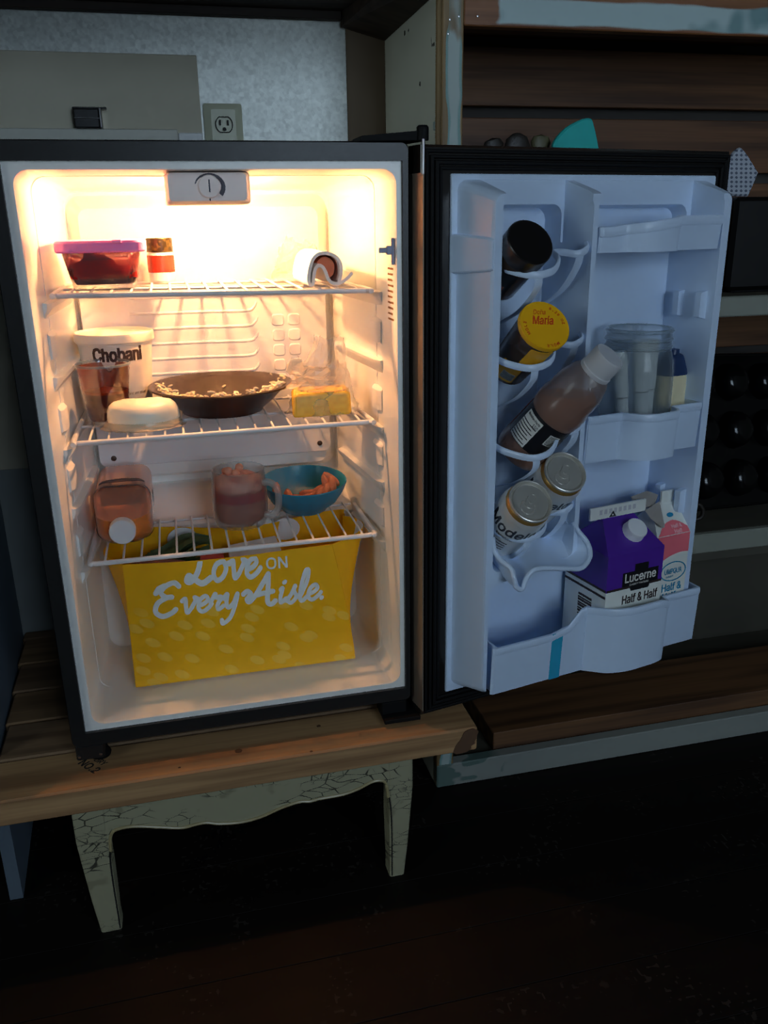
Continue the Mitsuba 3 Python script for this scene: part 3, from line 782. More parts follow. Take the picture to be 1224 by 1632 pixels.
# --- deli container with a pink lid
t = thing('food_container', 'clear food container of dark red beets with a pink lid, upper left shelf', 'container')
z0 = zs1(.09) + .0002
bod = [rl(.047, .120, .102, .172, .012, z0), rl(.0455, .1215, .1005, .1735, .013, z0 + .004), rl(.037, .130, .092, .182, .014, z0 + .045)]
inn_ = [rl(.0382, .1288, .0932, .1808, .013, z0 + .045), rl(.0468, .1202, .1018, .1722, .012, z0 + .0052)]
put(t + '__body', loft(bod + inn_), 'clear_plastic', 30, label='clear body')
G = np.zeros((22, 22, 3))
for i in range(22):
    for j in range(22):
        s, w = i / 21, j / 21
        h = .0155 + .024 * math.exp(-((s - .36) / .30) ** 2) * (1 - .25 * w) - .006 * max(0, s - .6) + .0035 * (meshkit.noise(np.array([s * 9, w * 9, 1.])) - .4)
        k = h / .045
        G[i, j] = (np.interp(s, [0, 1], [.0475 - .008 * k, .1195 + .0085 * k]), np.interp(w, [0, 1], [.1025 - .008 * k, .1715 + .008 * k]), z0 + h)
top = sheet(G, .001)
low = loft([rl(.0485, .1185, .1035, .1705, .011, z0 + .0058), rl(.0462, .1208, .101, .173, .011, z0 + .018)])
ctr = G.reshape(-1, 3)
fill = sheet(np.stack([G - [0, 0, .0005]] , 0)[0], .001)
Bs = G.copy(); Bs[..., 2] = z0 + .0056; Bs[..., 0] = .0835 + (Bs[..., 0] - .0835) * .82; Bs[..., 1] = .137 + (Bs[..., 1] - .137) * .86
ring_i = [(i, 0) for i in range(22)] + [(21, j) for j in range(1, 22)] + [(i, 21) for i in range(20, -1, -1)] + [(0, j) for j in range(20, 0, -1)]
fill = join([fill, loft([np.array([Bs[i, j] for i, j in ring_i]), np.array([G[i, j] for i, j in ring_i])])])
put(t + '__contents', join([fill] + [at(trimesh.creation.icosphere(1, .006 + .002 * rng.random()), *(G[rng.integers(2, 20), rng.integers(2, 20)] - [0, 0, .002])) for _ in range(26)]), 'beets', 40, label='dark red chopped beets')
put(t + '__stained_side', loft([rl(.0440, .1232, .0990, .1752, .012, z0 + .012), rl(.0390, .1284, .0940, .1802, .012, z0 + .0440)], caps=False), 'red_clear', 30, label='red juice clinging inside')
put(t + '__lid', join([loft([rl(.032, .135, .087, .187, .015, z0 + .043), rl(.0305, .1365, .0855, .1885, .016, z0 + .045), rl(.0305, .1365, .0855, .1885, .016, z0 + .054), rl(.032, .135, .087, .187, .015, z0 + .0565), rl(.039, .128, .094, .180, .014, z0 + .0555)]),
    bx(.098, .110, .081, .088, z0 + .0535, z0 + .0575, .001)]), 'pink_lid', 30, label='pink lid')

# --- small jam jar
t = thing('jam_jar', 'small jar with gold-brown lid and red contents behind the pink-lidded container', 'jar')
jx, jy = .1525, .215
z0 = zs1(jx) + .0002
put(t + '__body', at(lathe([(0, 0), (.0165, 0), (.0175, .002), (.0175, .036), (.0155, .040), (.0155, .042), (0, .042)], 36), jx, jy, z0), 'label_white', 40)
put(t + '__red_band', at(lathe([(.0178, .013), (.0178, .035)], 36), jx, jy, z0), 'jam_red', 40, label='red label band')
put(t + '__lid', at(lathe([(0, .057), (.0165, .057), (.0172, .056), (.0172, .0395), (0, .0395)], 40), jx, jy, z0), 'olive_lid', 40, label='speckled gold-brown lid')

# --- rolled cloth
t = thing('rolled_cloth', 'white cloth rolled into a loose scroll showing orange inside, upper right shelf', 'cloth')
cr = np.array([(945, 725), (880, 790), (800, 838), (720, 858), (655, 840), (605, 785), (575, 700), (535, 625), (480, 600), (430, 640), (405, 720), (395, 800), (375, 862), (342, 858), (326, 800), (335, 700), (362, 600), (400, 515), (460, 458), (545, 437), (640, 448), (720, 485), (775, 550), (797, 640), (790, 740), (765, 812)], float)
k = 8.9e-5
sp = smooth_path([(.3305 + (x - 310) * k, (890 - y) * k) for x, y in cr], 4)
rb = LineString(sp).buffer(.0020, cap_style=1)
zc0 = zs1(.36) + .0012
def roll_pts(y):
    return None
put(t + '__cloth', xf(prism(rb, .13), plane((0, .200, zc0), (1, 0, 0), (0, 0, 1))), 'paper_white', 35)
put(t + '__lining', xf(prism(Polygon([tuple(q) for q in smooth_path([(.3440, .028), (.349, .034), (.355, .0365), (.3625, .034), (.367, .029), (.3685, .022), (.366, .013), (.360, .0085), (.357, .013), (.354, .022), (.349, .026)], 4, True)]).buffer(-.0008), .115), plane((0, .198, zc0), (1, 0, 0), (0, 0, 1))), 'orange_fill', 35, label='orange lining in the scroll')

# --- crumpled clear bag beside it
def crumple(cx, cy, z0, rx, ry, h, seed, n=26, twist=.0, amp=.3, top=.35):
    th = np.linspace(0, 2 * math.pi, n, endpoint=False)
    Ls = []
    for s in np.linspace(0, 1, 14):
        w = (1 - s) + s * top
        p = np.stack([np.cos(th) * 2.2, np.sin(th) * 2.2, np.full(n, s * 4.0)], 1)
        d = 1 + amp * (meshkit.fbm(p + seed * 7.3, 3, seed) - .5) * 2
        Ls.append(np.stack([cx + rx * w * d * np.cos(th) + twist * s, cy + ry * w * d * np.sin(th), np.full(n, z0 + h * s) + .012 * s * (meshkit.noise(p * 1.3 + 3, seed) - .5) * 2], 1))
    return loft(Ls, caps=False)
put('plastic_bag', crumple(.345, .235, zs1(.36) + .002, .042, .032, .05, 5, top=.5), 'bag_film', False, label='crumpled clear plastic bag behind the rolled cloth', cat='bag')

# --- yoghurt tub
t = thing('yogurt_tub', 'large cream yogurt tub with dark brand lettering on the middle shelf', 'tub')
tx, ty = .0795, .2275
z0 = zs2(tx)
RB = lambda y: .0415 + (.0505 - .0415) * np.clip(y / .104, 0, 1)
put(t + '__body', at(lathe([(0, .003), (.038, .003), (.039, 0), (.0412, 0), (.0416, .002), (.0500, .098), (.0515, .0985), (.0515, .1005), (.0505, .101)], 56), tx, ty, z0), 'tub_cream', 30)
put(t + '__lid', at(lathe([(.0505, .101), (.0535, .101), (.0540, .102), (.0540, .110), (.0530, .1125), (.0515, .113), (.0505, .1115), (.049, .110), (0, .110)], 56), tx, ty, z0), 'tub_cream', 30, label='cream lid')
face = math.atan2(CAM[1] - ty, CAM[0] - tx)
put(t + '__lettering', at(wrap(join([text('Chobani', .0172, .068, True, .0004).apply_translation((a, b, 0)) for a in (-.0006, 0, .0006) for b in (-.0003, .0003)]), lambda y: RB(y + .078) + .0002, face + .04), tx, ty, z0 + .078 - .0), 'print_dark', False, label='dark brand name')
put(t + '__small_print', at(join([wrap(text(w, .003, None, False, .0003), lambda y: RB(y + q) + .0002, face + a).apply_translation((0, 0, q)) for w, q, a in (('GREEK YOGURT', .066, .02), ('NET WT 32 OZ', .030, .55))]), tx, ty, z0), 'print_brown', False)

# --- glass of salsa
t = thing('salsa_glass', 'small glass half full of red-brown salsa beside the white cheese', 'glass')
gx, gy = .066, .150
z0 = zs2(gx)
put(t + '__glass', at(lathe([(0, 0), (.0245, 0), (.0265, .002), (.0275, .008), (.0350, .078), (.0352, .080), (.0348, .0812), (.0338, .081), (.0332, .079), (.0258, .010), (.024, .0065), (0, .0065)], 48), gx, gy, z0), 'thin_glass', 40)
put(t + '__rim', at(lathe([(.0333, .0785), (.0352, .0785), (.0353, .081), (.0343, .0818), (.0333, .081)], 48, True), gx, gy, z0), 'jar_rim', 40)
put(t + '__salsa', at(lathe([(0, .007), (.0238, .007), (.0255, .0105), (.0291, .043), (.0285, .0445), (.012, .0455), (0, .045)], 48), gx, gy, z0), 'salsa', 40, label='red-brown salsa')
put(t + '__residue', at(lathe([(.0292, .043), (.0330, .0775)], 48), gx, gy, z0), 'salsa_clear', 40, label='orange smear inside')

# --- white cheese in torn wrap
t = thing('white_cheese', 'round white cheese on crumpled clear wrap at the front left of the middle shelf', 'cheese')
cx, cy = .1115, .108
z0 = zs2(cx) + .0015
def ovl(s, z, a=0):
    th = np.linspace(0, 2 * math.pi, 48, endpoint=False)
    w = 1 + .02 * np.cos(3 * th + a)
    return np.stack([cx + .048 * s * w * np.cos(th), cy + .0335 * s * w * np.sin(th), z + .0012 * np.cos(th * 2 + a)], 1)
put(t + '__cheese', loft([ovl(.86, z0), ovl(.93, z0 + .003), ovl(.96, z0 + .012), ovl(.94, z0 + .022), ovl(.88, z0 + .0285), ovl(.76, z0 + .033), ovl(.5, z0 + .036), ovl(.2, z0 + .0368)]), 'cheese_white', True)
th = np.linspace(0, 2 * math.pi, 60)
P = []
for s in np.linspace(0, 1, 7):
    p = np.stack([np.cos(th) * 3, np.sin(th) * 3, np.full(60, s * 3)], 1)
    d = meshkit.fbm(p, 3, 3) - .5
    P.append(np.stack([cx + (.0465 + .0055 * s * (1 + 2.4 * d)) * np.cos(th), cy + (.033 + .004 * s * (1 + 2.4 * d)) * np.sin(th), z0 + .0006 + .010 * (1 - s) ** 2 + .003 * s * np.abs(d) * 2], 1))
put(t + '__wrap', sheet(np.array(P), .0004), 'wrap_film', False, label='crumpled clear wrap around the base')

# --- brown plate with rice
t = thing('brown_plate', 'wide dark brown bowl-plate on the middle shelf holding leftover rice', 'plate')
px, py, zr = .219, .1845, .4155
z0 = zs2(px)
h = zr - z0
put(t + '__plate', at(lathe([(0, .004), (.050, .004), (.052, 0), (.056, 0), (.058, .004), (.074, h * .45), (.088, h - .007), (.0995, h - .003), (.1005, h - .001), (.0995, h), (.096, h - .0002), (.083, h - .006), (.066, h * .45), (.055, .0085), (0, .0075)], 72), px, py, z0), 'plate_brown', 40)
gr = []
e0 = trimesh.creation.icosphere(1, 1.0)
for i in range(760):
    a = rng.choice([rng.normal(-1.9, .5), rng.normal(-.55, .35), rng.normal(-2.9, .3), rng.uniform(0, 6.28)], p=[.46, .38, .13, .03])
    rr = float(np.clip(rng.normal(.068, .012), .02, .089))
    if rr > .06:
        zz = np.interp(rr, [.055, .066, .083, .096], [.0085, h * .45, h - .006, h - .0002])
    else:
        zz = .009
    lay = rng.integers(0, 4)
    m = e0.copy()
    m.apply_scale((.0042, .0014, .0014))
    m.apply_transform(trimesh.transformations.euler_matrix(rng.uniform(-.5, .5), rng.uniform(-.5, .5), rng.uniform(0, 6.28)))
    gr.append(at(m, px + rr * math.cos(a), py + rr * math.sin(a), z0 + zz + .0014 + lay * .0022))
put('rice', join(gr), 'rice_grain', True, label='scraps of cooked rice around the inside of the dark brown plate', cat='rice', kind='stuff')

# --- yellow cheese in a bag
t = thing('yellow_cheese', 'block of yellow cheese in a crumpled clear bag, right end of the middle shelf', 'cheese')
z0 = zs2(.35)
def cloop(x0, x1, y0, y1, r, z, sk):
    return np.array([(a + sk * (b - .125), b, z) for a, b in rloop(x0, x1, y0, y1, r, 5)])
put(t + '__block', loft([cloop(.3115, .390, .098, .150, .006, z0 + .0006, .12), cloop(.310, .3915, .0965, .151, .007, z0 + .004, .12), cloop(.310, .3905, .097, .151, .007, z0 + .028, .12), cloop(.313, .386, .100, .149, .008, z0 + .0325, .12)]), 'cheese_yellow', 35)
put(t + '__bag', crumple(.352, .128, z0 + .0005, .049, .036, .098, 11, n=30, twist=.012, amp=.32, top=.42), 'bag_film', False, label='clear plastic bag')
put(t + '__bag_twist', crumple(.345, .125, z0 + .036, .036, .022, .034, 4, n=22, amp=.5, top=.9), 'wrap_film', False, label='bunched bag opening')

# --- juice jug lying down
t = thing('juice_jug', 'plastic juice jug lying on the lower shelf, white cap toward the viewer', 'jug')
jx, jz = .071, zs3(.07) + .0388
def jl(y, w, hh, r, dz=0):
    return np.array([(jx + a, y, jz + dz + b) for a, b in rloop(-w, w, -hh, hh, r, 7)])
sec = [jl(.262, .028, .028, .012), jl(.258, .034, .034, .014), jl(.246, .0375, .038, .016), jl(.150, .0378, .0385, .017), jl(.128, .0372, .0378, .019), jl(.110, .033, .0335, .022, -.001), jl(.095, .024, .0245, .021, -.003), jl(.088, .0165, .0165, .0165, -.005), jl(.083, .0155, .0155, .0155, -.005)]
jugm = man(loft(sec))
lv0 = jz + .005
put(t + '__bottle', jugm ^ m3.Manifold.cube((.2, .4, .2)).translate((-.05, 0, lv0)), 'jug_plastic', 30)
put(t + '__bottle_base', jugm ^ m3.Manifold.cube((.2, .4, .2)).translate((-.05, 0, lv0 - .2001)), 'clear_plastic', 30)
lvl = jz + .0045
bodym = man(loft([jl(.257, .031, .031, .013), jl(.245, .0362, .0367, .016), jl(.150, .0365, .0372, .017), jl(.128, .036, .0366, .019), jl(.110, .0318, .0322, .022, -.001), jl(.0955, .0228, .0232, .021, -.003)]))
put(t + '__juice', bodym ^ m3.Manifold.cube((.2, .4, .2)).translate((-.05, 0, lvl - .2)), 'juice', 30, label='orange juice')
bd = []
for y, w in ((.163, .0125), (.137, .0035)):
    Lq = [jl(y - w + i * 2 * w / 4, .0382, .0390, .017) for i in range(5)]
    bd.append(loft(Lq, caps=False))
put(t + '__label', bd[1], 'label_dark', 40, label='dark band round the shoulder')
lab = man(loft([jl(y, .0383, .0392, .017) for y in (.162, .170, .186)])) - man(loft([jl(y, .0378, .0386, .017) for y in (.15, .170, .20)]))
arcm = xf(prism(Polygon([tuple(q) for q in smooth_path([(-.031, .160), (-.02, .168), (0, .173), (.02, .168), (.031, .160), (.02, .158), (0, .1575), (-.02, .158)], 4, True)]), .2), plane((jx, 0, jz), (1, 0, 0), (0, 1, 0)))
put(t + '__label', man(loft([jl(y, .0384, .0393, .017) for y in (.155, .165, .178)])) ^ man(arcm), 'label_dark', 30, label='dark curved label')
put(t + '__cap', xf(lathe([(0, 0), (.0165, 0), (.0172, .001), (.0172, .012), (.0160, .0135), (.0, .0137)], 40), frame((jx, .0835, jz - .005), (0, -1, 0))), 'cap_white', 40, label='white screw cap')

# --- glass mug
t = thing('glass_mug', 'clear glass mug of layered pink smoothie beside the teal bowl', 'mug')
gx, gy = .2315, .152
z0 = zs3(gx)
put(t + '__glass', at(lathe([(0, .002), (.026, .002), (.030, 0), (.0345, .002), (.0385, .012), (.0395, .030), (.0390, .055), (.0375, .080), (.0372, .0835), (.0362, .0845), (.0352, .0835), (.0355, .080), (.0365, .055), (.037, .030), (.036, .016), (.033, .0105), (0, .0095)], 56), gx, gy, z0), 'mug_glass', 40)
hp = smooth_path([(.0375, 0, .066), (.048, 0, .0675), (.058, 0, .061), (.0615, 0, .047), (.059, 0, .030), (.051, 0, .019), (.0385, 0, .0185)], 6)
ha = math.radians(-32)
put(t + '__handle', at(xf(sweep(hp, .0052, .004, up=(0, 1, 0), n=12), trimesh.transformations.rotation_matrix(ha, (0, 0, 1))), gx, gy, z0), 'mug_handle', 40, label='glass handle')
put(t + '__drink', at(lathe([(0, .0105), (.0328, .0108), (.0356, .016), (.0364, .030), (.0362, .0405), (0, .0425)], 48), gx, gy, z0), 'smoothie', 40, label='brown-pink lower layer')
put(t + '__drink', at(lathe([(0, .0407), (.0361, .0407), (.0358, .052), (.020, .057), (0, .057)], 48), gx, gy, z0), 'berry', 40, label='dark berry layer')
fo = lathe([(0, .052), (.034, .0525), (.0351, .060), (.0345, .070), (.026, .0745), (.012, .079), (0, .080)], 40)
v = fo.vertices
fo.vertices = v + np.stack([0 * v[:, 0], 0 * v[:, 0], .006 * (meshkit.noise(v * 130, 2) - .5)], 1) * (v[:, 2:] > .07)
put(t + '__foam', at(fo, gx, gy, z0), 'cream_pink', True, label='pale pink top')
put(t + '__fruit', join([at(trimesh.creation.icosphere(1, r), gx + a, gy + b, z0 + c) for a, b, c, r in ((-.014, -.006, .0830, .0062), (.002, .000, .0855, .0060), (-.018, .006, .080, .005), (-.004, -.010, .080, .006))]), 'fruit_pink', True, label='fruit pieces')

# --- teal bowl with baby carrots
bxc, byc = .3305, .195
z0 = zs3(bxc)
BT = trimesh.transformations.translation_matrix((bxc, byc, z0 + .0015)) @ trimesh.transformations.rotation_matrix(math.radians(4.5), (1, 0, 0))
put('teal_bowl', xf(lathe([(0, .003), (.029, .003), (.031, 0), (.034, 0), (.0355, .003), (.050, .015), (.060, .031), (.0645, .0425), (.0648, .0445), (.0638, .0455), (.0622, .0445), (.0575, .032), (.047, .0175), (.034, .009), (0, .007)], 72), BT), 'bowl_teal', 40,
    label='round teal glazed bowl on the lower shelf holding carrots', cat='bowl')
def carrot(Lc, r):
    pts = [(x * Lc, .0015 * math.sin(x * 3), 0) for x in np.linspace(-.5, .5, 9)]
    rad = [r * w for w in (.35, .75, .95, 1, 1, .96, .88, .7, .3)]
    return sweep(pts, np.array(rad), np.array(rad), n=10)
CL = {0: 'leftmost baby carrot, standing up against the side of the teal bowl', 1: 'short baby carrot second from the left in the teal bowl', 2: 'baby carrot lying low along the front left rim of the teal bowl', 3: 'baby carrot lying just right of the low front one in the teal bowl', 8: 'upright baby carrot tallest in the right of the heap in the teal bowl', 9: 'highest baby carrot, leaning on the right wall of the teal bowl', 13: 'baby carrot in front of the highest one at the right of the teal bowl'}
spots = [(-.043, -.014, .0275, 75, 50), (-.026, -.020, .0205, 85, 40), (-.018, -.030, .0200, 10, 4), (-.004, -.034, .0225, 30, 6), (.006, -.024, .0195, 40, 12), (.018, -.033, .0240, 40, 14), (.022, -.022, .0255, 35, 18), (.030, -.026, .0310, 60, 25), (.033, -.010, .0330, 100, 55), (.041, -.006, .0400, 140, 35), (.010, -.010, .0200, 170, 6), (.024, -.006, .0240, 20, 12), (-.012, -.018, .0165, 150, 5), (.040, -.018, .0345, 75, 40)]
for i, (a, b, c, yaw, tilt) in enumerate(spots):
    M = BT @ trimesh.transformations.translation_matrix((a, b, c + .005)) @ trimesh.transformations.rotation_matrix(math.radians(yaw), (0, 0, 1)) @ trimesh.transformations.rotation_matrix(math.radians(-tilt), (0, 1, 0))
    put('baby_carrot', xf(carrot(.030 + .008 * rng.random(), .0060 + .0012 * rng.random()), M), 'carrot', True, label=CL.get(i, 'peeled orange baby carrot in the middle of the heap in the teal bowl'), cat='carrot', group='baby carrots in the teal bowl')

# --- the yellow shopping bag
t = thing('shopping_bag', 'yellow grocery bag with white script lettering on the fridge floor', 'bag')
ZF = .0125
def bag_front(s, w):
    """s across 0..1, w up 0..1"""
    x = (1 - s) * (.0635 + .002 * w) + s * (.3785 - .0285 * w ** 1.3)
    y = .0765 + .004 * w + .0035 * math.sin(3.1 * s + 2 * w) * w - .006 * w * (1 - w) * math.sin(math.pi * s)
    top = .1965 - .004 * math.sin(math.pi * min(s * 1.25, 1)) + .004 * max(0, s - .75)
    return (x, y, ZF + (top - ZF) * w)
nu, nv = 30, 20
Pf = np.array([[bag_front(s, w) for w in np.linspace(0, 1, nv)] for s in np.linspace(0, 1, nu)])
put(t + '__front_panel', sheet(Pf, .0012), 'bag_yellow', 35)
Pr = []
for s in np.linspace(0, 1, 10):
    row = []
    for w in np.linspace(0, 1, nv):
        a = np.array(bag_front(1, w))
        b = np.array((.381 + .012 * w, .200, ZF + .186 * w))
        p = a + (b - a) * s
        p[0] += .046 * w ** 1.6 * math.sin(math.pi * min(s * 1.15, 1)) ** .8 * (1 - .3 * s) - .012 * math.sin(math.pi * s) * (1 - w) * .5
        p[2] += .004 * w * math.sin(math.pi * s)
        row.append(p)
    Pr.append(row)
put(t + '__side_panel', sheet(np.array(Pr), .0012), 'bag_yellow', 35)
Pl = []
for s in np.linspace(0, 1, 10):
    row = []
    for w in np.linspace(0, 1, nv):
        a = np.array(bag_front(0, w))
        b = np.array((.058 - .002 * w, .200, ZF + .182 * w))
        p = a + (b - a) * s
        p[0] -= .024 * w ** 1.5 * math.sin(math.pi * s) - .010 * math.sin(math.pi * s) * (1 - w)
        row.append(p)
    Pl.append(row)
put(t + '__side_panel', sheet(np.array(Pl)[:, ::-1], .0012), 'bag_yellow', 35)
Pb = np.array([[(.058 - .002 * w + (.323 + .014 * w) * s, .200 + .003 * math.sin(8 * s) * w, ZF + (.186 + .006 * math.sin(7 * s + 1)) * w) for w in np.linspace(0, 1, 12)] for s in np.linspace(0, 1, 20)])
put(t + '__back_panel', sheet(Pb, .0012), 'bag_yellow', 35)
put(t + '__bottom_panel', bx(.064, .378, .0775, .199, ZF - .0008, ZF, 0), 'bag_yellow', False)
def on_front(m, lift=.0009):
    m = m.copy()
    out = []
    for x, z, d in m.vertices:
        w = float(np.clip((z - ZF) / (.194 - ZF), 0, 1))
        for _ in range(3):
            x0, x1 = bag_front(0, w)[0], bag_front(1, w)[0]
            s = float(np.clip((x - x0) / (x1 - x0), 0, 1))
            zt = bag_front(s, 1)[2]
            w = float(np.clip((z - ZF) / (zt - ZF), 0, 1))
        out.append((x, bag_front(s, w)[1] - lift - d, z))
    m.vertices = np.array(out)
    m.faces = m.faces[:, ::-1]
    return m
# brush script, drawn stroke by stroke: glyph -> (advance, strokes), x-height .5, capitals 1
GL = {
 'L': (.74, [[(.40, .92), (.30, 1.0), (.26, .86), (.34, .60), (.28, .25), (.10, .04), (-.04, .06), (.02, .18), (.20, .08), (.45, -.04), (.70, .08)]]),
 'E': (.78, [[(.66, .88), (.50, 1.0), (.24, .92), (.10, .74), (.26, .58), (.46, .56)], [(.30, .56), (.02, .40), (-.02, .14), (.22, -.02), (.50, .06), (.62, .16)], [(.20, .93), (.02, .86), (-.06, .72)]]),
 'A': (1.02, [[(-.14, .42), (-.02, .50), (.10, .40), (.0, .24), (.10, .16), (.30, .40), (.62, 1.0)], [(.62, 1.0), (.66, .60), (.70, .10), (.84, .0), (.96, .10)], [(.28, .34), (.50, .38), (.84, .42)]]),
 'o': (.50, [[(.30, .48), (.10, .40), (.04, .18), (.16, .0), (.34, .08), (.42, .30), (.32, .47), (.40, .40), (.56, .44)]]),
 'v': (.50, [[(.02, .40), (.12, .46), (.16, .24), (.22, .02), (.34, .14), (.46, .40), (.42, .48), (.54, .42)]]),
 'e': (.44, [[(.08, .20), (.26, .26), (.36, .38), (.26, .49), (.10, .36), (.08, .12), (.22, .0), (.40, .10), (.50, .22)]]),
 'r': (.42, [[(.02, .26), (.14, .52), (.18, .40), (.30, .42), (.36, .38), (.26, .18), (.30, .02), (.46, .12)]]),
 'y': (.54, [[(.02, .34), (.12, .48), (.12, .22), (.20, .04), (.36, .18), (.46, .46), (.42, .10), (.30, -.28), (.08, -.46), (.02, -.34)]]),
 'i': (.28, [[(.08, .44), (.14, .48), (.10, .20), (.14, .02), (.30, .14)], [(.17, .66), (.20, .69)]]),
 's': (.40, [[(.04, .06), (.18, .26), (.28, .52), (.26, .36), (.36, .16), (.22, -.02), (.06, .06)]]),
 'l': (.30, [[(.10, .16), (.26, .60), (.28, .96), (.18, .98), (.10, .60), (.08, .16), (.18, .0), (.34, .14)]]),
 '.': (.24, [[(.10, .02), (.12, .04)]]), ' ': (.26, [])}
def script(s, h, width, th=.063):
    x, parts = 0.0, []
    for ch in s:
        adv, st = GL[ch]
        for k_ in st:
            P_ = smooth_path([(x + a + .18 * b, b) for a, b in k_], 6)
            parts.append(LineString(P_).buffer(th * (1.3 if ch.isupper() else 1.1), 6))
        x += adv
    u = unary_union(parts)
    x0, y0, x1, y1 = u.bounds
    from shapely import affinity
    return affinity.affine_transform(u, [width / (x1 - x0), 0, 0, h, -x0 * width / (x1 - x0), 0])
def cut_top(poly, ox, oz):
    from shapely import affinity
    return affinity.translate(poly, ox, oz).intersection(sbox(.05, .0, .40, .1915))
def subdiv(poly):
    m = prism(poly, .0004)
    v, f = trimesh.remesh.subdivide_to_size(m.vertices, m.faces, .012)
    return trimesh.Trimesh(v, f, process=False)
put(t + '__lettering', on_front(subdiv(cut_top(script('Every Aisle.', .047, .238), .0975, .1165))), 'bag_white', False, label='white script lettering')
put(t + '__lettering', on_front(subdiv(cut_top(script('Love', .058, .108), .143, .1610))), 'bag_white', False, label='white script lettering, its top over the fold')
tx_ = text('ON', .0165, .030, True, .0004)
tx_.apply_translation((.271, .1705, 0))
put(t + '__lettering', on_front(tx_), 'bag_white', False, label='white capitals ON')
# big white dot high on the right gusset
dot = []
for i in range(7):
    for j in range(5, nv):
        p = np.array(Pr)[i + 2, j]
nrm = lambda i, j: np.cross(np.array(Pr)[i + 1, j] - np.array(Pr)[i - 1, j], np.array(Pr)[i, j + 1] - np.array(Pr)[i, j - 1])
PR = np.array(Pr)
sub = PR[3:7, 13:20].copy()
for i in range(3, 7):
    for j in range(13, 20):
        q = nrm(i, min(j, 18))
        q = q / np.linalg.norm(q)
        q = q if q @ (CAM - PR[i, j]) > 0 else -q
        sub[i - 3, j - 13] += q * .0012
put(t + '__white_patch', sheet(sub, .0004), 'bag_white', 35, label='white patch on the gusset')
# white blotches on the back panel
for x in (.145, .268, .300):
    w = [(x + .022 * math.cos(a), .1985, .183 + .018 * math.sin(a)) for a in np.linspace(0, 2 * math.pi, 24, endpoint=False)]
    put(t + '__white_patch', hull([p for p in w] + [(p[0], .1975, p[2]) for p in w]), 'bag_white', False)
# groceries showing in its mouth
def leaf(Lf, W, seed):
    P_ = [[(s * Lf, (w - .5) * W * math.sin(math.pi * min(s + .08, 1)) ** .7, .006 * math.sin(6 * s + seed) + .25 * abs(w - .5) * W + .004 * math.sin(20 * w + seed)) for w in np.linspace(0, 1, 7)] for s in np.linspace(0, 1, 10)]
    return sheet(np.array(P_), .0008)
RM = trimesh.transformations.rotation_matrix
gl = [xf(leaf(.09, .04, i), trimesh.transformations.translation_matrix((.085 + .004 * i, .120 + .008 * i, .166 + .004 * i)) @ RM(-.05, (0, 1, 0)) @ RM(.15 * i - .3, (0, 0, 1))) for i in range(5)]
put('leafy_greens', join(gl + [hull([(.09, .115, .03), (.16, .115, .03), (.09, .165, .03), (.16, .165, .03), (.095, .12, .168), (.155, .12, .168), (.095, .16, .17), (.155, .16, .17)])]), 'leaf_green', 40, label='green leaves at the left in the mouth of the yellow bag', cat='vegetable')
t2 = crumple(.245, .135, .165, .042, .032, .028, 8, amp=.25, top=.6)
put('paper_packet', join([hull([(.205, .105, ZF + .001), (.285, .105, ZF + .001), (.205, .17, ZF + .001), (.285, .17, ZF + .001), (.208, .106, .172), (.283, .104, .181), (.21, .165, .178), (.28, .165, .186)])]), 'paper_white', False, label='pale paper packet standing in the middle of the yellow bag', cat='packet')
put('root_vegetable', join([at(xf(carrot(.085, .012), RM(.2 * i, (0, 0, 1)) @ RM(.12, (0, 1, 0))), .115 + .02 * i, .096 + .006 * i, .182) for i in (0,)]), 'root_brown', True, label='reddish-brown root lying across the left of the bag mouth', cat='vegetable')
put('red_packet', hull([(.165, .088, .165), (.203, .088, .165), (.165, .112, .165), (.203, .112, .165), (.168, .0895, .1865), (.200, .0895, .1865), (.168, .11, .188), (.2, .11, .188), (.17, .09, ZF + .001), (.198, .09, ZF + .001), (.17, .11, ZF + .001), (.198, .11, ZF + .001)]), 'packet_red', False, label='red packet just behind the front edge of the yellow bag', cat='packet')

# ============================================================ things in the door
def lean(top, A, Lz, spin=None):
    """frame of an upright-built thing whose top centre (height Lz) sits at door point top and whose axis is A (u,n,z)"""
    a = dvec(*A)
    o = dpt(*top) - a * Lz
    return frame(o, a, spin if spin is not None else DU)
def facing(M):
    """angle round the local axis that looks at the camera"""
    d = np.linalg.inv(M) @ np.append(CAM, 1)
    return math.atan2(d[1], d[0])

# --- dark jar in the top loop
t = thing('dark_jar', 'dark jar with a plain black lid leaning in the top loop of the door', 'jar')
Lj = .088
M = lean((.1010, .075, .6045), (-.03, .83, .56), Lj)
fa = facing(M)
put(t + '__jar', xf(lathe([(0, 0), (.024, 0), (.027, .003), (.027, .066), (.024, .070), (0, .070)], 44), M), 'mole_brown', 40)
put(t + '__label', xf(wrap(prism(sbox(-.018, .012, .018, .052).buffer(.002), .0004), .0272, fa - .1), M), 'label_black', 30)
put(t + '__label_panel', xf(wrap(prism(sbox(-.008, .016, .014, .030), .0004), .0277, fa - .1), M), 'root_brown', 30, label='small brown panel on the label')
put(t + '__lid', xf(lathe([(0, .067), (.0285, .067), (.0292, .0685), (.0292, .0865), (.028, Lj), (.026, Lj - .0006), (0, Lj - .0006)], 56), M), 'jar_black', 35, label='black screw lid')

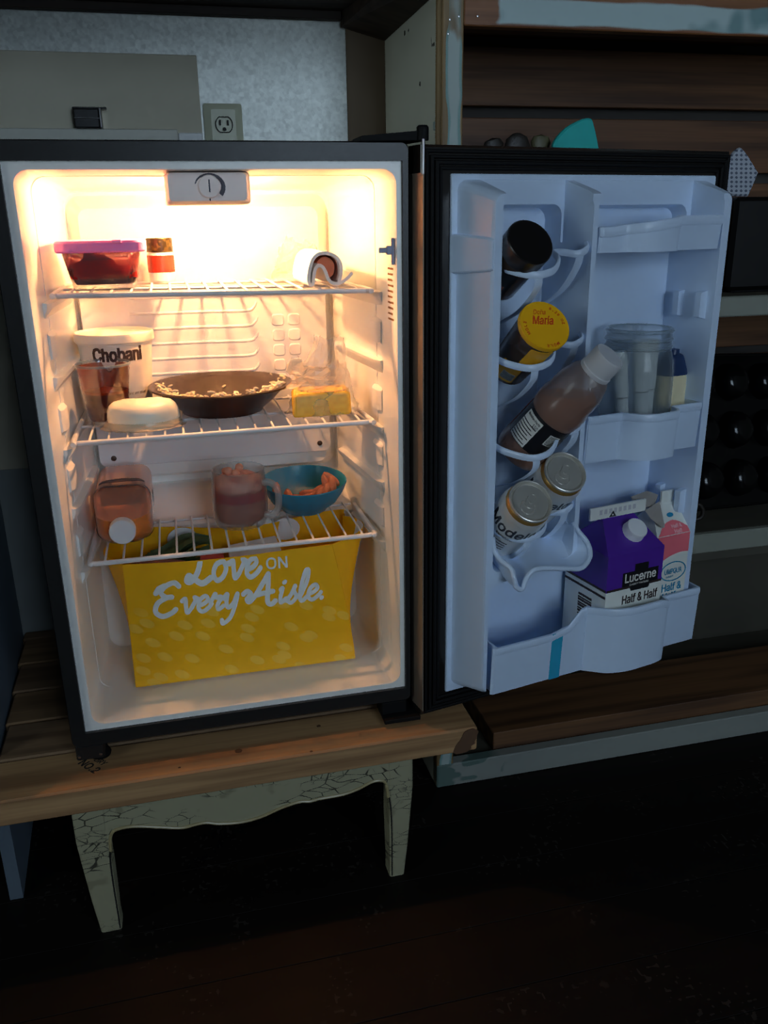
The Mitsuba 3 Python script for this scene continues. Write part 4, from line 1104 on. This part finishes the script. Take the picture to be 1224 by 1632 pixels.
# --- mole glass
t = thing('sauce_glass', 'dark brown sauce glass with a yellow lid lettered in red, second loop of the door', 'jar')
Lj = .108
M = lean((.1165, .0885, .5105), (-.072, .80, .59), Lj)
fa = facing(M)
put(t + '__glass', xf(lathe([(0, 0), (.0235, 0), (.0255, .003), (.0300, .098), (.0300, .103), (0, .103)], 48), M), 'mole_brown', 40)
RG = lambda y: .0257 + (.0300 - .0257) * np.clip(y / .1, 0, 1)
put(t + '__label', xf(wrap(prism(sbox(-.008, .060, .014, .092).buffer(.004), .0005), lambda y: RG(y) + .0002, fa + .62), M), 'label_yellow', 30, label='yellow label')
put(t + '__label', xf(wrap(prism(sbox(-.010, .012, .012, .044).buffer(.003), .0005), lambda y: RG(y) + .0002, fa + .05), M), 'label_yellow', 30, label='yellow label with a barcode')
put(t + '__barcode', xf(join([wrap(prism(sbox(-.004, .014, .013, .030), .0003), lambda y: RG(y) + .0008, fa + .05)] ), M), 'label_white', 30)
put(t + '__barcode_bars', xf(join([wrap(prism(sbox(-.003 + .0016 * k, .015, -.0022 + .0016 * k, .029), .0003), lambda y: RG(y) + .0012, fa + .05) for k in range(10)]), M), 'label_black', 30)
LD = put(t + '__lid', xf(lathe([(0, .101), (.0318, .101), (.0322, .102), (.0322, .1068), (.0315, Lj), (.0300, Lj - .0005), (0, Lj - .0005)], 56), M), 'lid_yellow', 35, label='yellow lid')
# lettering lies on the lid; x to the right as seen from the camera
Mi = np.linalg.inv(M)
dxl = Mi[:3, :3] @ (_r * 1.0 + _u * .14)
an = math.atan2(dxl[1], dxl[0])
MT = M @ RM(an, (0, 0, 1)) @ trimesh.transformations.translation_matrix((0, 0, Lj - .0004))
put(LD + '__lettering', join([xf(text('María', .0105, .027, True, .0003, .25), MT @ trimesh.transformations.translation_matrix((-.002, .0015, 0))), xf(text('Doña', .0062, .0155, False, .0003, .25), MT @ trimesh.transformations.translation_matrix((-.004, .0145, 0)))]), 'print_red', False, label='red script lettering')
def arc_text(s, h, R, a0, da):
    out = []
    for k, ch in enumerate(s):
        if ch != ' ':
            a = a0 - da * k
            out.append(xf(text(ch, h, None, True, .0003), RM(a - math.pi / 2, (0, 0, 1)) @ trimesh.transformations.translation_matrix((0, R, 0))))
    return join(out)
put(LD + '__small_print', join([xf(arc_text('MOLE', .0036, .0235, math.radians(205), math.radians(11)), MT), xf(arc_text('8.25 OZ', .0034, .0240, math.radians(62), math.radians(9)), MT), xf(arc_text('MOLE', .0034, .0255, math.radians(-62), math.radians(10)), MT)]), 'print_red', False)

# --- sports drink bottle
t = thing('drink_bottle', 'cloudy plastic drink bottle with a white cap and black label leaning across the door', 'bottle')
Bt, Bb = np.array((.1885, .123, .4740)), np.array((.1295, .020, .336))
A = Bt - Bb
Lb = float(np.linalg.norm(A))
M = lean(Bt, A, Lb)
fa = facing(M)
k = Lb / .176
pr = [(0, .004), (.022, .004), (.026, 0), (.0315, .003), (.0335, .010), (.0335, .024), (.0318, .027), (.0318, .075), (.0335, .078), (.0345, .088), (.0340, .098), (.0318, .105), (.0325, .112), (.0310, .126), (.0255, .142), (.0195, .150), (.0175, .154), (.0175, .160), (0, .160)]
put(t + '__bottle', xf(lathe([(r, z * k) for r, z in pr], 56), M), 'bottle_plastic', 40)
fil = man(xf(lathe([(0, .0055), (.024, .0055), (.0305, .005), (.0322, .011), (.0322, .0235), (.0306, .0265), (.0306, .0755), (.0322, .0785), (.0330, .088), (.0325, .097), (.0306, .1045), (.0310, .111), (.029, .124), (.0, .13)], 48), M))
lv = dpt(0, 0, 0.423)[2]
put(t + '__drink', fil ^ m3.Manifold.cube((2, 2, 1)).translate((-.5, -1, lv - 1)), 'tea_brown', 30, label='brown drink')
put(t + '__label', xf(lathe([(.0321, .028 * k), (.0321, .074 * k)], 56), M), 'label_black', 40, label='black wraparound label')
RL = .0324
put(t + '__fact_panel', xf(wrap(prism(sbox(-.017, .030, .012, .072), .0003), RL, fa - .35), M), 'label_white', 30, label='pale nutrition panel')
lt = []
for i in range(9):
    y = .033 + .0042 * i
    if y < .062:
        lt.append(wrap(prism(sbox(-.016, y, .010 - .004 * ((i * 3) % 2), y + .0012), .0002), RL + .0004, fa - .35))
lt.append(wrap(text('Nutrition Facts', .0032, .025, True, .0002).apply_translation((-.0025, .0665, 0)), RL + .0004, fa - .35))
lt.append(wrap(text('150', .0046, .008, True, .0002).apply_translation((.006, .0595, 0)), RL + .0004, fa - .35))
put(t + '__fact_lines', xf(join(lt), M), 'label_black', False)
put(t + '__barcode', xf(wrap(prism(sbox(-.007, .050, .009, .067), .0003), RL, fa + .72), M), 'label_white', 30)
put(t + '__barcode_bars', xf(join([wrap(prism(sbox(-.006, .0515 + .0019 * q, .008, .0524 + .0019 * q), .0002), RL + .0004, fa + .72) for q in range(8)]), M), 'label_black', 30)
put(t + '__red_stripe', xf(wrap(prism(sbox(-.010, .029, .009, .073), .0003), RL, fa - 1.7), M), 'packet_red', 30, label='red part of the label')
cp = [(0, .1475 * k), (.0205, .1475 * k), (.0212, .149 * k), (.0212, .153 * k), (.0202, .154 * k), (.0202, .173 * k), (.019, Lb), (0, Lb)]
put(t + '__cap', xf(lathe(cp, 48), M), 'cap_grey', 35, label='white ridged screw cap')

# --- two beer cans
def can(lab_, top, A, grp=True):
    t = thing('beer_can', lab_, 'can')
    Lc = .118
    M = lean(top, A, Lc)
    fa = facing(M)
    put(t + '__body', xf(lathe([(0, .006), (.020, .006), (.024, 0), (.0255, 0), (.0325, .010), (.0328, .014), (.0328, .096), (.0318, .101), (.0300, .1075), (.0284, .111), (.0276, .1125)], 56), M), 'can_white', 35, label='white painted body')
    put(t + '__gold_band', xf(lathe([(.0303, .1073), (.0298, .1095), (.0285, .1118), (.0278, .1128)], 56), M), 'can_gold', 35, label='gold band at the shoulder')
    ld = put(t + '__lid', xf(lathe([(.0272, .112), (.0286, .1135), (.0292, .1155), (.0288, .1175), (.0278, Lc), (.0268, .1172), (.0262, .1135), (.0255, .1122), (.0245, .1130), (.0235, .1145), (0, .1145)], 56), M), 'can_lid', 35, label='metal lid')
    Mi = np.linalg.inv(M)
    d = Mi[:3, :3] @ (_r * .6 + _u)
    an = math.atan2(d[1], d[0])
    MT = M @ RM(an, (0, 0, 1)) @ trimesh.transformations.translation_matrix((0, 0, .1146))
    tab = unary_union([Point(.007, 0).buffer(.0062), Point(-.004, 0).buffer(.0056), sbox(-.004, -.0058, .007, .0058)]).difference(Point(.0085, 0).buffer(.0032))
    put(ld + '__pull_tab', xf(prism(tab, .0012), MT), 'can_lid', 30)
    put(ld + '__rivet', xf(lathe([(0, .0012), (.0024, .0012), (.002, .0022), (0, .0024)], 16), MT @ trimesh.transformations.translation_matrix((-.001, 0, 0))), 'can_lid', 35)
    mo = xf(lathe([(.0105, 0), (.0112, .0005), (.0119, 0)], 32), MT @ trimesh.transformations.translation_matrix((-.0085, 0, 0)) @ np.diag((.9, .85, 1, 1)))
    put(ld + '__mouth_score', mo, 'can_lid', 35)
    put(t + '__lettering', xf(wrap(text('Modelo', .0190, .076, True, .0003).apply_translation((0, .0700, 0)), .0329, fa + .28), M), 'label_black', False, label='black brand lettering')
    put(t + '__small_print', xf(join([wrap(text('ESPECIAL', .0038, None, True, .0003).apply_translation((0, .060, 0)), .0329, fa + .2)] + [wrap(prism(sbox(-.02, .030 + .006 * q, .02, .0315 + .006 * q), .0002), .0329, fa - .1) for q in range(4)]), M), 'print_dark', False)
    return t
can('beer can with white and gold body, lower left one of the pair in the door', (.1065, .092, .295), (-.062, .74, .67))
can('beer can with white and gold body, upper right one of the pair in the door', (.1690, .0765, .3205), (-.062, .74, .67))

# --- mason jar with pale tubes
t = thing('glass_jar', 'open threaded glass jar holding pale tubes in the middle door bin', 'jar')
ju, jn, jz0 = .3095, .0345, .3235
M = frame(dpt(ju, jn, jz0), (0, 0, 1), DU)
jp = [(0, .003), (.036, .003), (.040, 0), (.045, .002), (.0482, .008), (.0488, .020), (.0488, .108), (.0475, .122), (.0440, .134), (.0425, .139), (.0445, .1405), (.0445, .1435), (.0425, .1455), (.0425, .149), (.0442, .1505), (.0442, .1535), (.0425, .1555), (.0425, .1595), (.0438, .1615), (.0438, .1645), (.042, .166), (.0402, .165), (.0398, .158), (.0398, .136), (.0445, .122), (.0460, .108), (.0460, .020), (.0445, .010), (.038, .0065), (0, .0065)]
put(t + '__glass', xf(lathe(jp, 64), M), 'jar_glass', 40)
put(t + '__threads', join([xf(lathe([(.0427, z - .0018), (.0452, z), (.0427, z + .0018)], 64), M) for z in (.142, .152, .163)] + [xf(lathe([(.0399, .1655), (.0420, .1668), (.0440, .1652), (.0420, .1645)], 64, True), M)]), 'jar_rim', 40, label='threaded rim')
def tube(a, b, r, lab_, cat, m_='tube_white', key='tube', grp=None, band=None):
    a, b = dpt(*a), dpt(*b)
    Lt = np.linalg.norm(b - a)
    MM = frame(a, b - a)
    k_ = thing(key, lab_, cat, grp)
    put(k_ + '__barrel', xf(lathe([(0, 0), (r * .8, 0), (r * .95, .002), (r, .006), (r, Lt * .52), (0, Lt * .52)], 24), MM), m_, 35)
    put(k_ + '__cap', xf(lathe([(0, Lt * .523), (r * 1.12, Lt * .523), (r * 1.12, Lt - .003), (r * .95, Lt), (0, Lt)], 24), MM), m_, 35)
    put(k_ + '__joint', xf(lathe([(r * 1.005, Lt * .512), (r * 1.005, Lt * .524)], 24), MM), band or 'label_dark', 35, label='dark joint')
tube((.318, .045, .3355), (.2985, .052, .476), .0105, 'thick pale tube leaning in the middle of the glass jar', 'tube')
tube((.331, .035, .3355), (.326, .040, .474), .0095, 'pale tube standing upright in the right of the glass jar', 'tube')
tube((.287, .046, .3355), (.272, .042, .462), .0085, 'slim pale tube along the left side of the glass jar', 'tube')
t = thing('clear_bottle', 'small clear bottle lying against the left of the glass jar in the middle door bin', 'bottle')
a, b = dpt(.238, .020, .3235 + .002), dpt(.2395, .024, .43)
MM = frame(a, b - a)
put(t + '__glass', xf(lathe([(0, .002), (.014, .002), (.016, 0), (.0185, .004), (.0185, .070), (.014, .082), (.0095, .088), (.0095, .104), (.0080, .104), (.0080, .089), (.0165, .070), (.0165, .006), (0, .005)], 36), MM), 'thin_glass', 40)
put(t + '__cap', xf(lathe([(0, .0905), (.0112, .0905), (.0112, .106), (0, .1068)], 30), MM), 'tube_white', 40)
put(t + '__liquid', xf(lathe([(0, .0056), (.016, .0066), (.016, .034), (0, .034)], 30), MM), 'blue_panel', 40)

# --- mayonnaise bottle
t = thing('mayonnaise_bottle', 'cream mayonnaise bottle with a dark blue cap behind the glass jar in the door', 'bottle')
M = frame(dpt(.3855, .0205, .3235), (0, 0, 1), DU)
def ml(s, z):
    return [(a * s, b * s, z) for a, b in rloop(-.024, .024, -.019, .019, .017, 7)]
put(t + '__bottle', xf(loft([ml(.8, 0), ml(.92, .003), ml(.95, .012), ml(.95, .055), ml(.92, .062), ml(.94, .072), ml(.93, .090), ml(.82, .100), ml(.66, .104)]), M), 'mayo', 40)
put(t + '__cap', xf(loft([ml(.93, .0955), ml(.94, .0975), ml(.88, .104), ml(.68, .118), ml(.60, .122), ml(.5, .1235)]), M), 'mayo_cap', 40, label='dark blue flip cap')
put(t + '__cap_tip', xf(lathe([(0, .1235), (.009, .1235), (.0085, .130), (0, .1315)], 24), M), 'mayo_cap', 40)
put(t + '__label', xf(loft([ml(.956, .030), ml(.956, .053)], caps=False), M), 'label_white', 40)
fa = facing(M)
put(t + '__emblem', xf(prism(Point(0, 0).buffer(.008), .0006), plane(dpt(.376, .0400, .369), DU, (0, 0, 1))), 'mayo_label', False, label='yellow spot on the label')

# --- cartons
def carton(t, u0, u1, n0, n1, z0, zb, zr, zf, parts, fin_half):
    """gable-top carton in door space: body to zb, ridge zr along u, fin to zf"""
    nc = (n0 + n1) / 2
    return nc
t = thing('half_gallon_carton', 'purple and white gable-top carton of half and half in the bottom door bin', 'carton')
u0, u1, n0, n1, z0, zb, zr, zf = .2455, .3450, -.009, .0825, .0142, .188, .2275, .245
nc = (n0 + n1) / 2
zs = .134                                      # purple begins here
g = lambda u_, n_, z_: door(hull([(a, b, c) for a in u_ for b in n_ for c in z_]))
put(t + '__carton', door(join([hull([(u, n, z) for u in (u0, u1) for n in (n0, n1) for z in (z0, zs)])])), 'carton_white', False, label='white lower half')
top = hull([(u, n, z) for u in (u0, u1) for n in (n0, n1) for z in (zs + .0002, zb)] + [(u, nc + s * .0012, zr) for u in (u0 + .0, u1 - .0) for s in (-1, 1)])
# fold the side gables in
def gable_cut(ua, ub):
    return hull([(ua, n0 - .001, zb), (ua, n1 + .001, zb), (ua, nc, zb - .0), (ua, nc - .03, zr + .004), (ua, nc + .03, zr + .004), (ub, nc - .001, zr + .0005), (ub, nc + .001, zr + .0005), (ub, nc - .0005, zr - .002)])
put(t + '__carton_top', door(man(top) - man(gable_cut(u0 - .0003, u0 + .022)) - man(gable_cut(u1 + .0003, u1 - .022))), 'carton_purple', False, label='purple upper half and gable')
put(t + '__top_fin', g((u0, u1), (nc - .0016, nc + .0016), (zr - .0005, zf)), 'carton_white', False, label='white crimped fin')
put(t + '__fin_print', door(join([hull([(u0 + .016 + .0085 * q + a, nc + .0017 + b, zr + .006 + c) for a in (0, .005) for b in (0, .0002) for c in (0, .007)]) for q in range(8)])), 'cap_grey', False)
tri = prism(Polygon([(-.006, 0), (.006, 0), (0, .009)]).difference(Polygon([(-.0022, .0018), (.0022, .0018), (0, .0052)])), .0003)
put(t + '__fin_mark', xf(tri, plane(dpt((u0 + u1) / 2 - .010, nc + .0017, zr + .0005), DU, (0, 0, 1))), 'label_black', False, label='small black triangle mark')
sl = np.array((0, nc + .0012 - n1, zr - zb)); sl = sl / np.linalg.norm(sl)
slope_up = DN * sl[1] + np.array((0, 0, sl[2]))
c0 = dpt((u0 + u1) / 2 + .010, n1 + (nc - n1) * .50, zb + (zr - zb) * .50)
put(t + '__cap', xf(lathe([(0, 0), (.0165, 0), (.0165, .002), (.0155, .004), (.0155, .0125), (.0145, .014), (0, .0142)], 40), frame(c0, np.cross(DU, slope_up), DU)), 'cap_white', 35, label='white spout cap')
fp = lambda u, z, o=0: plane(dpt(u, n1 + .0003 + o, z), DU, (0, 0, 1))
um = (u0 + u1) / 2
badge = unary_union([sbox(-.032, -.0105, .032, .0105), Point(0, -.010).buffer(.018).intersection(sbox(-.032, -.019, .032, 0)), sbox(-.011, .0105, .013, .021)])
put(t + '__badge', xf(prism(badge, .0003), fp(um + .010, .1485)), 'label_black', False, label='black brand badge')
put(t + '__lettering', join([xf(text('Lucerne', .0128, .056, True, .0003), fp(um + .010, .1440, .0004)), xf(text('DAIRY FARMS', .0030, .034, False, .0003), fp(um + .008, .1380, .0004))]), 'label_white', False, label='white brand lettering')
put(t + '__product_name', xf(text('Half & Half', .0125, .064, True, .0003), fp(um + .012, .1115)), 'print_dark', False, label='dark product name')
put(t + '__border', door(join([hull([(u0 + a, n1 + .0002 + b, z + c) for a in (.001, .0985) for b in (0, .0003) for c in (0, h)]) for z, h in ((.1345, .0032),)] + [hull([(u0 - .0002 - b, n + a, z + c) for a in (0, .0905) for b in (0, .0003) for c in (0, h) for n in (n0 + .0005,)]) for z, h in ((.1345, .0032), (.1245, .0035))])), 'print_dark', False)
sp_ = plane(dpt(u0 - .0002, (n0 + n1) / 2 + .018, .083), -DN * -1.0, (0, 0, 1))
br = []
for q in range(8):
    br.append(hull([(u0 - .0002 - b, .024 + a, .080 + .0044 * q + c) for a in (0, .030) for b in (0, .0003) for c in (0, .0024 + .001 * (q % 2))]))
put(t + '__barcode', door(join(br)), 'print_dark', False, label='barcode on the side')

t = thing('slim_carton', 'slim white and pink half and half carton with a torn-open spout beside the purple carton', 'carton')
u0, u1, n0, n1, z0, zb, zr, zf = .3490, .4115, .000, .0630, .0142, .192, .232, .249
nc = (n0 + n1) / 2
put(t + '__carton', door(hull([(u, n, z) for u in (u0, u1) for n in (n0, n1) for z in (z0, zb)] + [(u, nc + s * .0012, zr) for u in (u0 + .012, u1 - .003) for s in (-1, 1)])), 'carton_white', False)
put(t + '__top_fin', g((u0 + .030, u1 - .010), (nc - .0016, nc + .0016), (zr - .001, zf)), 'carton_white', False)
put(t + '__open_spout', door(join([hull([(u0 - .006, nc + .008, .228), (u0 + .024, nc + .004, .236), (u0 + .024, nc + .002, .222), (u0 - .004, nc + .020, .218), (u0 + .010, nc + .030, .205), (u0 + .020, nc + .024, .203)]), hull([(u0 - .020, nc - .008, .246), (u0 + .012, nc - .010, .250), (u0 + .026, nc - .002, .244), (u0 + .022, nc - .004, .226), (u0 - .010, nc - .004, .226), (u0 + .004, nc + .006, .232)])])), 'board_grey', False, label='grey torn-open spout')
fp2 = lambda u, z, o=0: plane(dpt(u, n1 + .0003 + o, z), DU, (0, 0, 1))
uc = (u0 + u1) / 2
hw = (u1 - u0) / 2 - .0004
pk = Polygon([tuple(q) for q in smooth_path([(-hw, -.022), (-hw * .4, -.012), (0, -.008), (hw * .5, -.0055), (hw, -.0065)], 5)] + [(hw, .0235), (-hw, .0235)])
put(t + '__pink_field', xf(prism(pk, .0003), fp2(uc, .168)), 'carton_pink', False, label='pink field')
sl2 = np.array((0, nc + .0012 - n1, zr - zb)); sl2 /= np.linalg.norm(sl2)
su2 = DN * sl2[1] + np.array((0, 0, sl2[2]))
MP = plane(dpt(uc, n1, zb) + np.cross(DU, su2) * .0004, DU, su2)
put(t + '__pink_field', xf(prism(Polygon([(-hw * .96, .0003), (hw * .98, .0003)] + [tuple(q) for q in smooth_path([(hw * .95, .009), (hw * .5, .019), (.1 * hw, .0215), (-hw * .4, .016), (-hw * .8, .004)], 5)]), .0003), MP), 'carton_pink', False, label='rounded top of the pink field')
put(t + '__pink_print', join([xf(text('Half &', .0055, .019, True, .0003), MP @ trimesh.transformations.translation_matrix((.010, .0095, .0004))), xf(text('Half', .0055, .014, True, .0003), MP @ trimesh.transformations.translation_matrix((.010, .0015, .0004)))]), 'pale_pink', False, label='pale pink lettering')
el = Point(0, 0).buffer(1, 24)
from shapely import affinity as AF
ring = AF.scale(el, .0245, .0155).difference(AF.scale(el, .0228, .0139))
put(t + '__oval_badge', xf(prism(ring, .0003), fp2(uc + .0055, .1335)), 'print_teal', False, label='oval badge outline')
put(t + '__lettering', join([xf(text('UMPQUA', .0080, .033, True, .0003), fp2(uc + .0055, .1300)), xf(text('Half &', .0115, .038, True, .0003), fp2(uc + .0055, .1030)), xf(text('Half', .0115, .026, True, .0003), fp2(uc + .002, .0880))]), 'print_teal', False, label='blue lettering')
put(t + '__small_print', join([xf(text('DAIRY', .003, .014, False, .0003), fp2(uc, .1240))]), 'print_teal', False)
put(t + '__gable_mark', xf(prism(AF.scale(el, .006, .0035), .0003), MP @ trimesh.transformations.translation_matrix((.006, .030, 0))), 'print_teal', False)

# ============================================================ things on the shelving
MS, LS = .5112, .1242
t = thing('utensil_crock', 'grey crock of kitchen utensils behind the open fridge door', 'crock')
put(t + '__pot', at(lathe([(0, 0), (.046, 0), (.050, .003), (.054, .11), (.0565, .113), (.0565, .118), (.0535, .118), (.050, .112), (.046, .006), (0, .006)], 40), .700, .235, MS), 'crock_clay', 40)
t = thing('spatula', 'teal silicone spatula sticking up behind the top of the fridge door', 'spatula')
sp = Polygon([tuple(q) for q in smooth_path([(-.0315, -.030), (-.040, -.006), (-.0385, .008), (-.022, .026), (.002, .0385), (.016, .0405), (.0215, .034), (.030, .006), (.037, -.030), (.020, -.044), (-.018, -.044)], 5, True)])
MSp = plane((.7755, .2455, .7275), (.985, .17, 0), (0, .06, .998))
hd = loft([np.array([(x * s * 1.13, y * s + o, z) for x, y in sp.exterior.coords[:-1]]) for s, o, z in ((.93, 0, -.005), (1, 0, -.0025), (1, 0, .0025), (.93, 0, .005))])
put(t + '__blade', xf(hd, MSp), 'teal_silicone', 30, label='teal silicone blade')
put(t + '__handle', sweep([(.7745, .243, .690), (.752, .240, .65), (.712, .233, .53)], .0055, n=10), 'utensil_dark', 40, label='dark handle')
def utensil(key, lab_, cat, tip, foot, m_, head):
    k_ = thing(key, lab_, cat)
    put(k_ + '__handle', sweep([tip, tuple((np.array(tip) + foot) / 2), foot], .0045, n=10), m_, 40)
    d = np.array(tip) - foot
    put(k_ + '__head', xf(head, frame(tip, d, (1, 0, 0))), m_, 35)
hd1 = lathe([(0, -.012), (.007, -.010), (.017, .006), (.020, .018), (.016, .030), (.006, .036), (0, .037)], 28); hd1.vertices[:, 1] *= .35
hd2 = lathe([(0, -.010), (.006, -.008), (.013, .004), (.016, .014), (.012, .022), (0, .025)], 28); hd2.vertices[:, 1] *= .4
utensil('serving_spoon', 'dark utensil head poking above the fridge door left of the teal spatula', 'utensil', (.672, .228, .709), (.690, .236, .53), 'utensil_dark', hd1)
utensil('wooden_spoon', 'dull olive spoon head just left of the teal spatula', 'spoon', (.722, .262, .722), (.716, .252, .53), 'utensil_olive', hd2)
utensil('kitchen_utensil', 'small dark utensil tip nearest the fridge hinge above the door', 'utensil', (.640, .236, .715), (.684, .238, .53), 'utensil_dark', hd2)

t = thing('black_appliance', 'black appliance case on the middle shelf past the right edge of the fridge door', 'appliance')
put(t + '__case', bx(1.015, 1.36, .185, .40, MS + .004, .6545, .006), 'appliance_black', 30)
put(t + '__base', bx(1.03, 1.345, .195, .39, MS + .0002, MS + .004, .001), 'black_rubber', False)
t = thing('pot_holder', 'grey and white checked cloth pot holder on top of the black appliance', 'pot holder')
ph = Polygon([tuple(q) for q in smooth_path([(-.010, .033), (.002, .031), (.029, .000), (.030, -.006), (.014, -.035), (.006, -.038), (-.030, -.034), (-.038, -.010), (-.026, .018)], 5, True)])
Mh = plane((1.050, .232, .6935), (.99, .12, 0), (0, .18, .983))
put(t + '__pad', xf(loft([np.array([(x * s, y * s, z) for x, y in ph.exterior.coords[:-1]]) for s, z in ((.93, -.004), (1, -.0015), (1, .0015), (.93, .004))]), Mh), 'checked_cloth', 30)

t = thing('muffin_tin', 'dark nonstick muffin tin propped on the lower shelf behind the fridge door', 'baking tin')
# pan in its own plane: a across, b up, cups bulge toward the room
pa, pb_ = 5, 4
Mm = plane((1.035, .215, LS + .004), np.array((.86, .16, -.06)) / np.linalg.norm((.86, .16, -.06)), np.array((.13, .36, .92)))
Q = np.array((.86, .16, -.06)); Q /= np.linalg.norm(Q)
Rv = np.array((.10, .35, .93)); Rv -= Q * (Rv @ Q); Rv /= np.linalg.norm(Rv)
Mm = plane((1.005, .215, LS + .020), Q, Rv)
bw, bh = .33, .262
tray = prism(sbox(0, 0, bw, bh).buffer(.006), .0012)
put(t + '__tray', xf(tray, Mm), 'pan_black', False)
put(t + '__rim', xf(sweep([(a, b, .0006) for a, b in rloop(-.006, bw + .006, -.006, bh + .006, .012)], .0028, n=8, closed=True), Mm), 'pan_black', 40)
for i in range(4):
    for j in range(3):
        put(t + '__cup', xf(lathe([(.0345, .0012), (.034, .004), (.031, .018), (.027, .0255), (.020, .0305), (.011, .0325), (0, .033)], 28), Mm @ trimesh.transformations.translation_matrix((.043 + .0815 * i, .045 + .0865 * j, 0))), 'pan_black', 40)
t = thing('dark_mug', 'small dark mug on the lower shelf, all but its handle hidden by the fridge door', 'mug')
put(t + '__cup', at(lathe([(0, 0), (.024, 0), (.027, .003), (.029, .05), (.028, .0515), (.027, .05), (.025, .005), (0, .005)], 32), .962, .175, LS + .0003), 'utensil_dark', 40)
put(t + '__handle', sweep(smooth_path([(.9885, .170, LS + .041), (.999, .168, LS + .041), (1.006, .167, LS + .030), (1.003, .167, LS + .018), (.9875, .170, LS + .013)], 5), .0035, n=10, up=(0, 1, 0)), 'utensil_dark', 40)
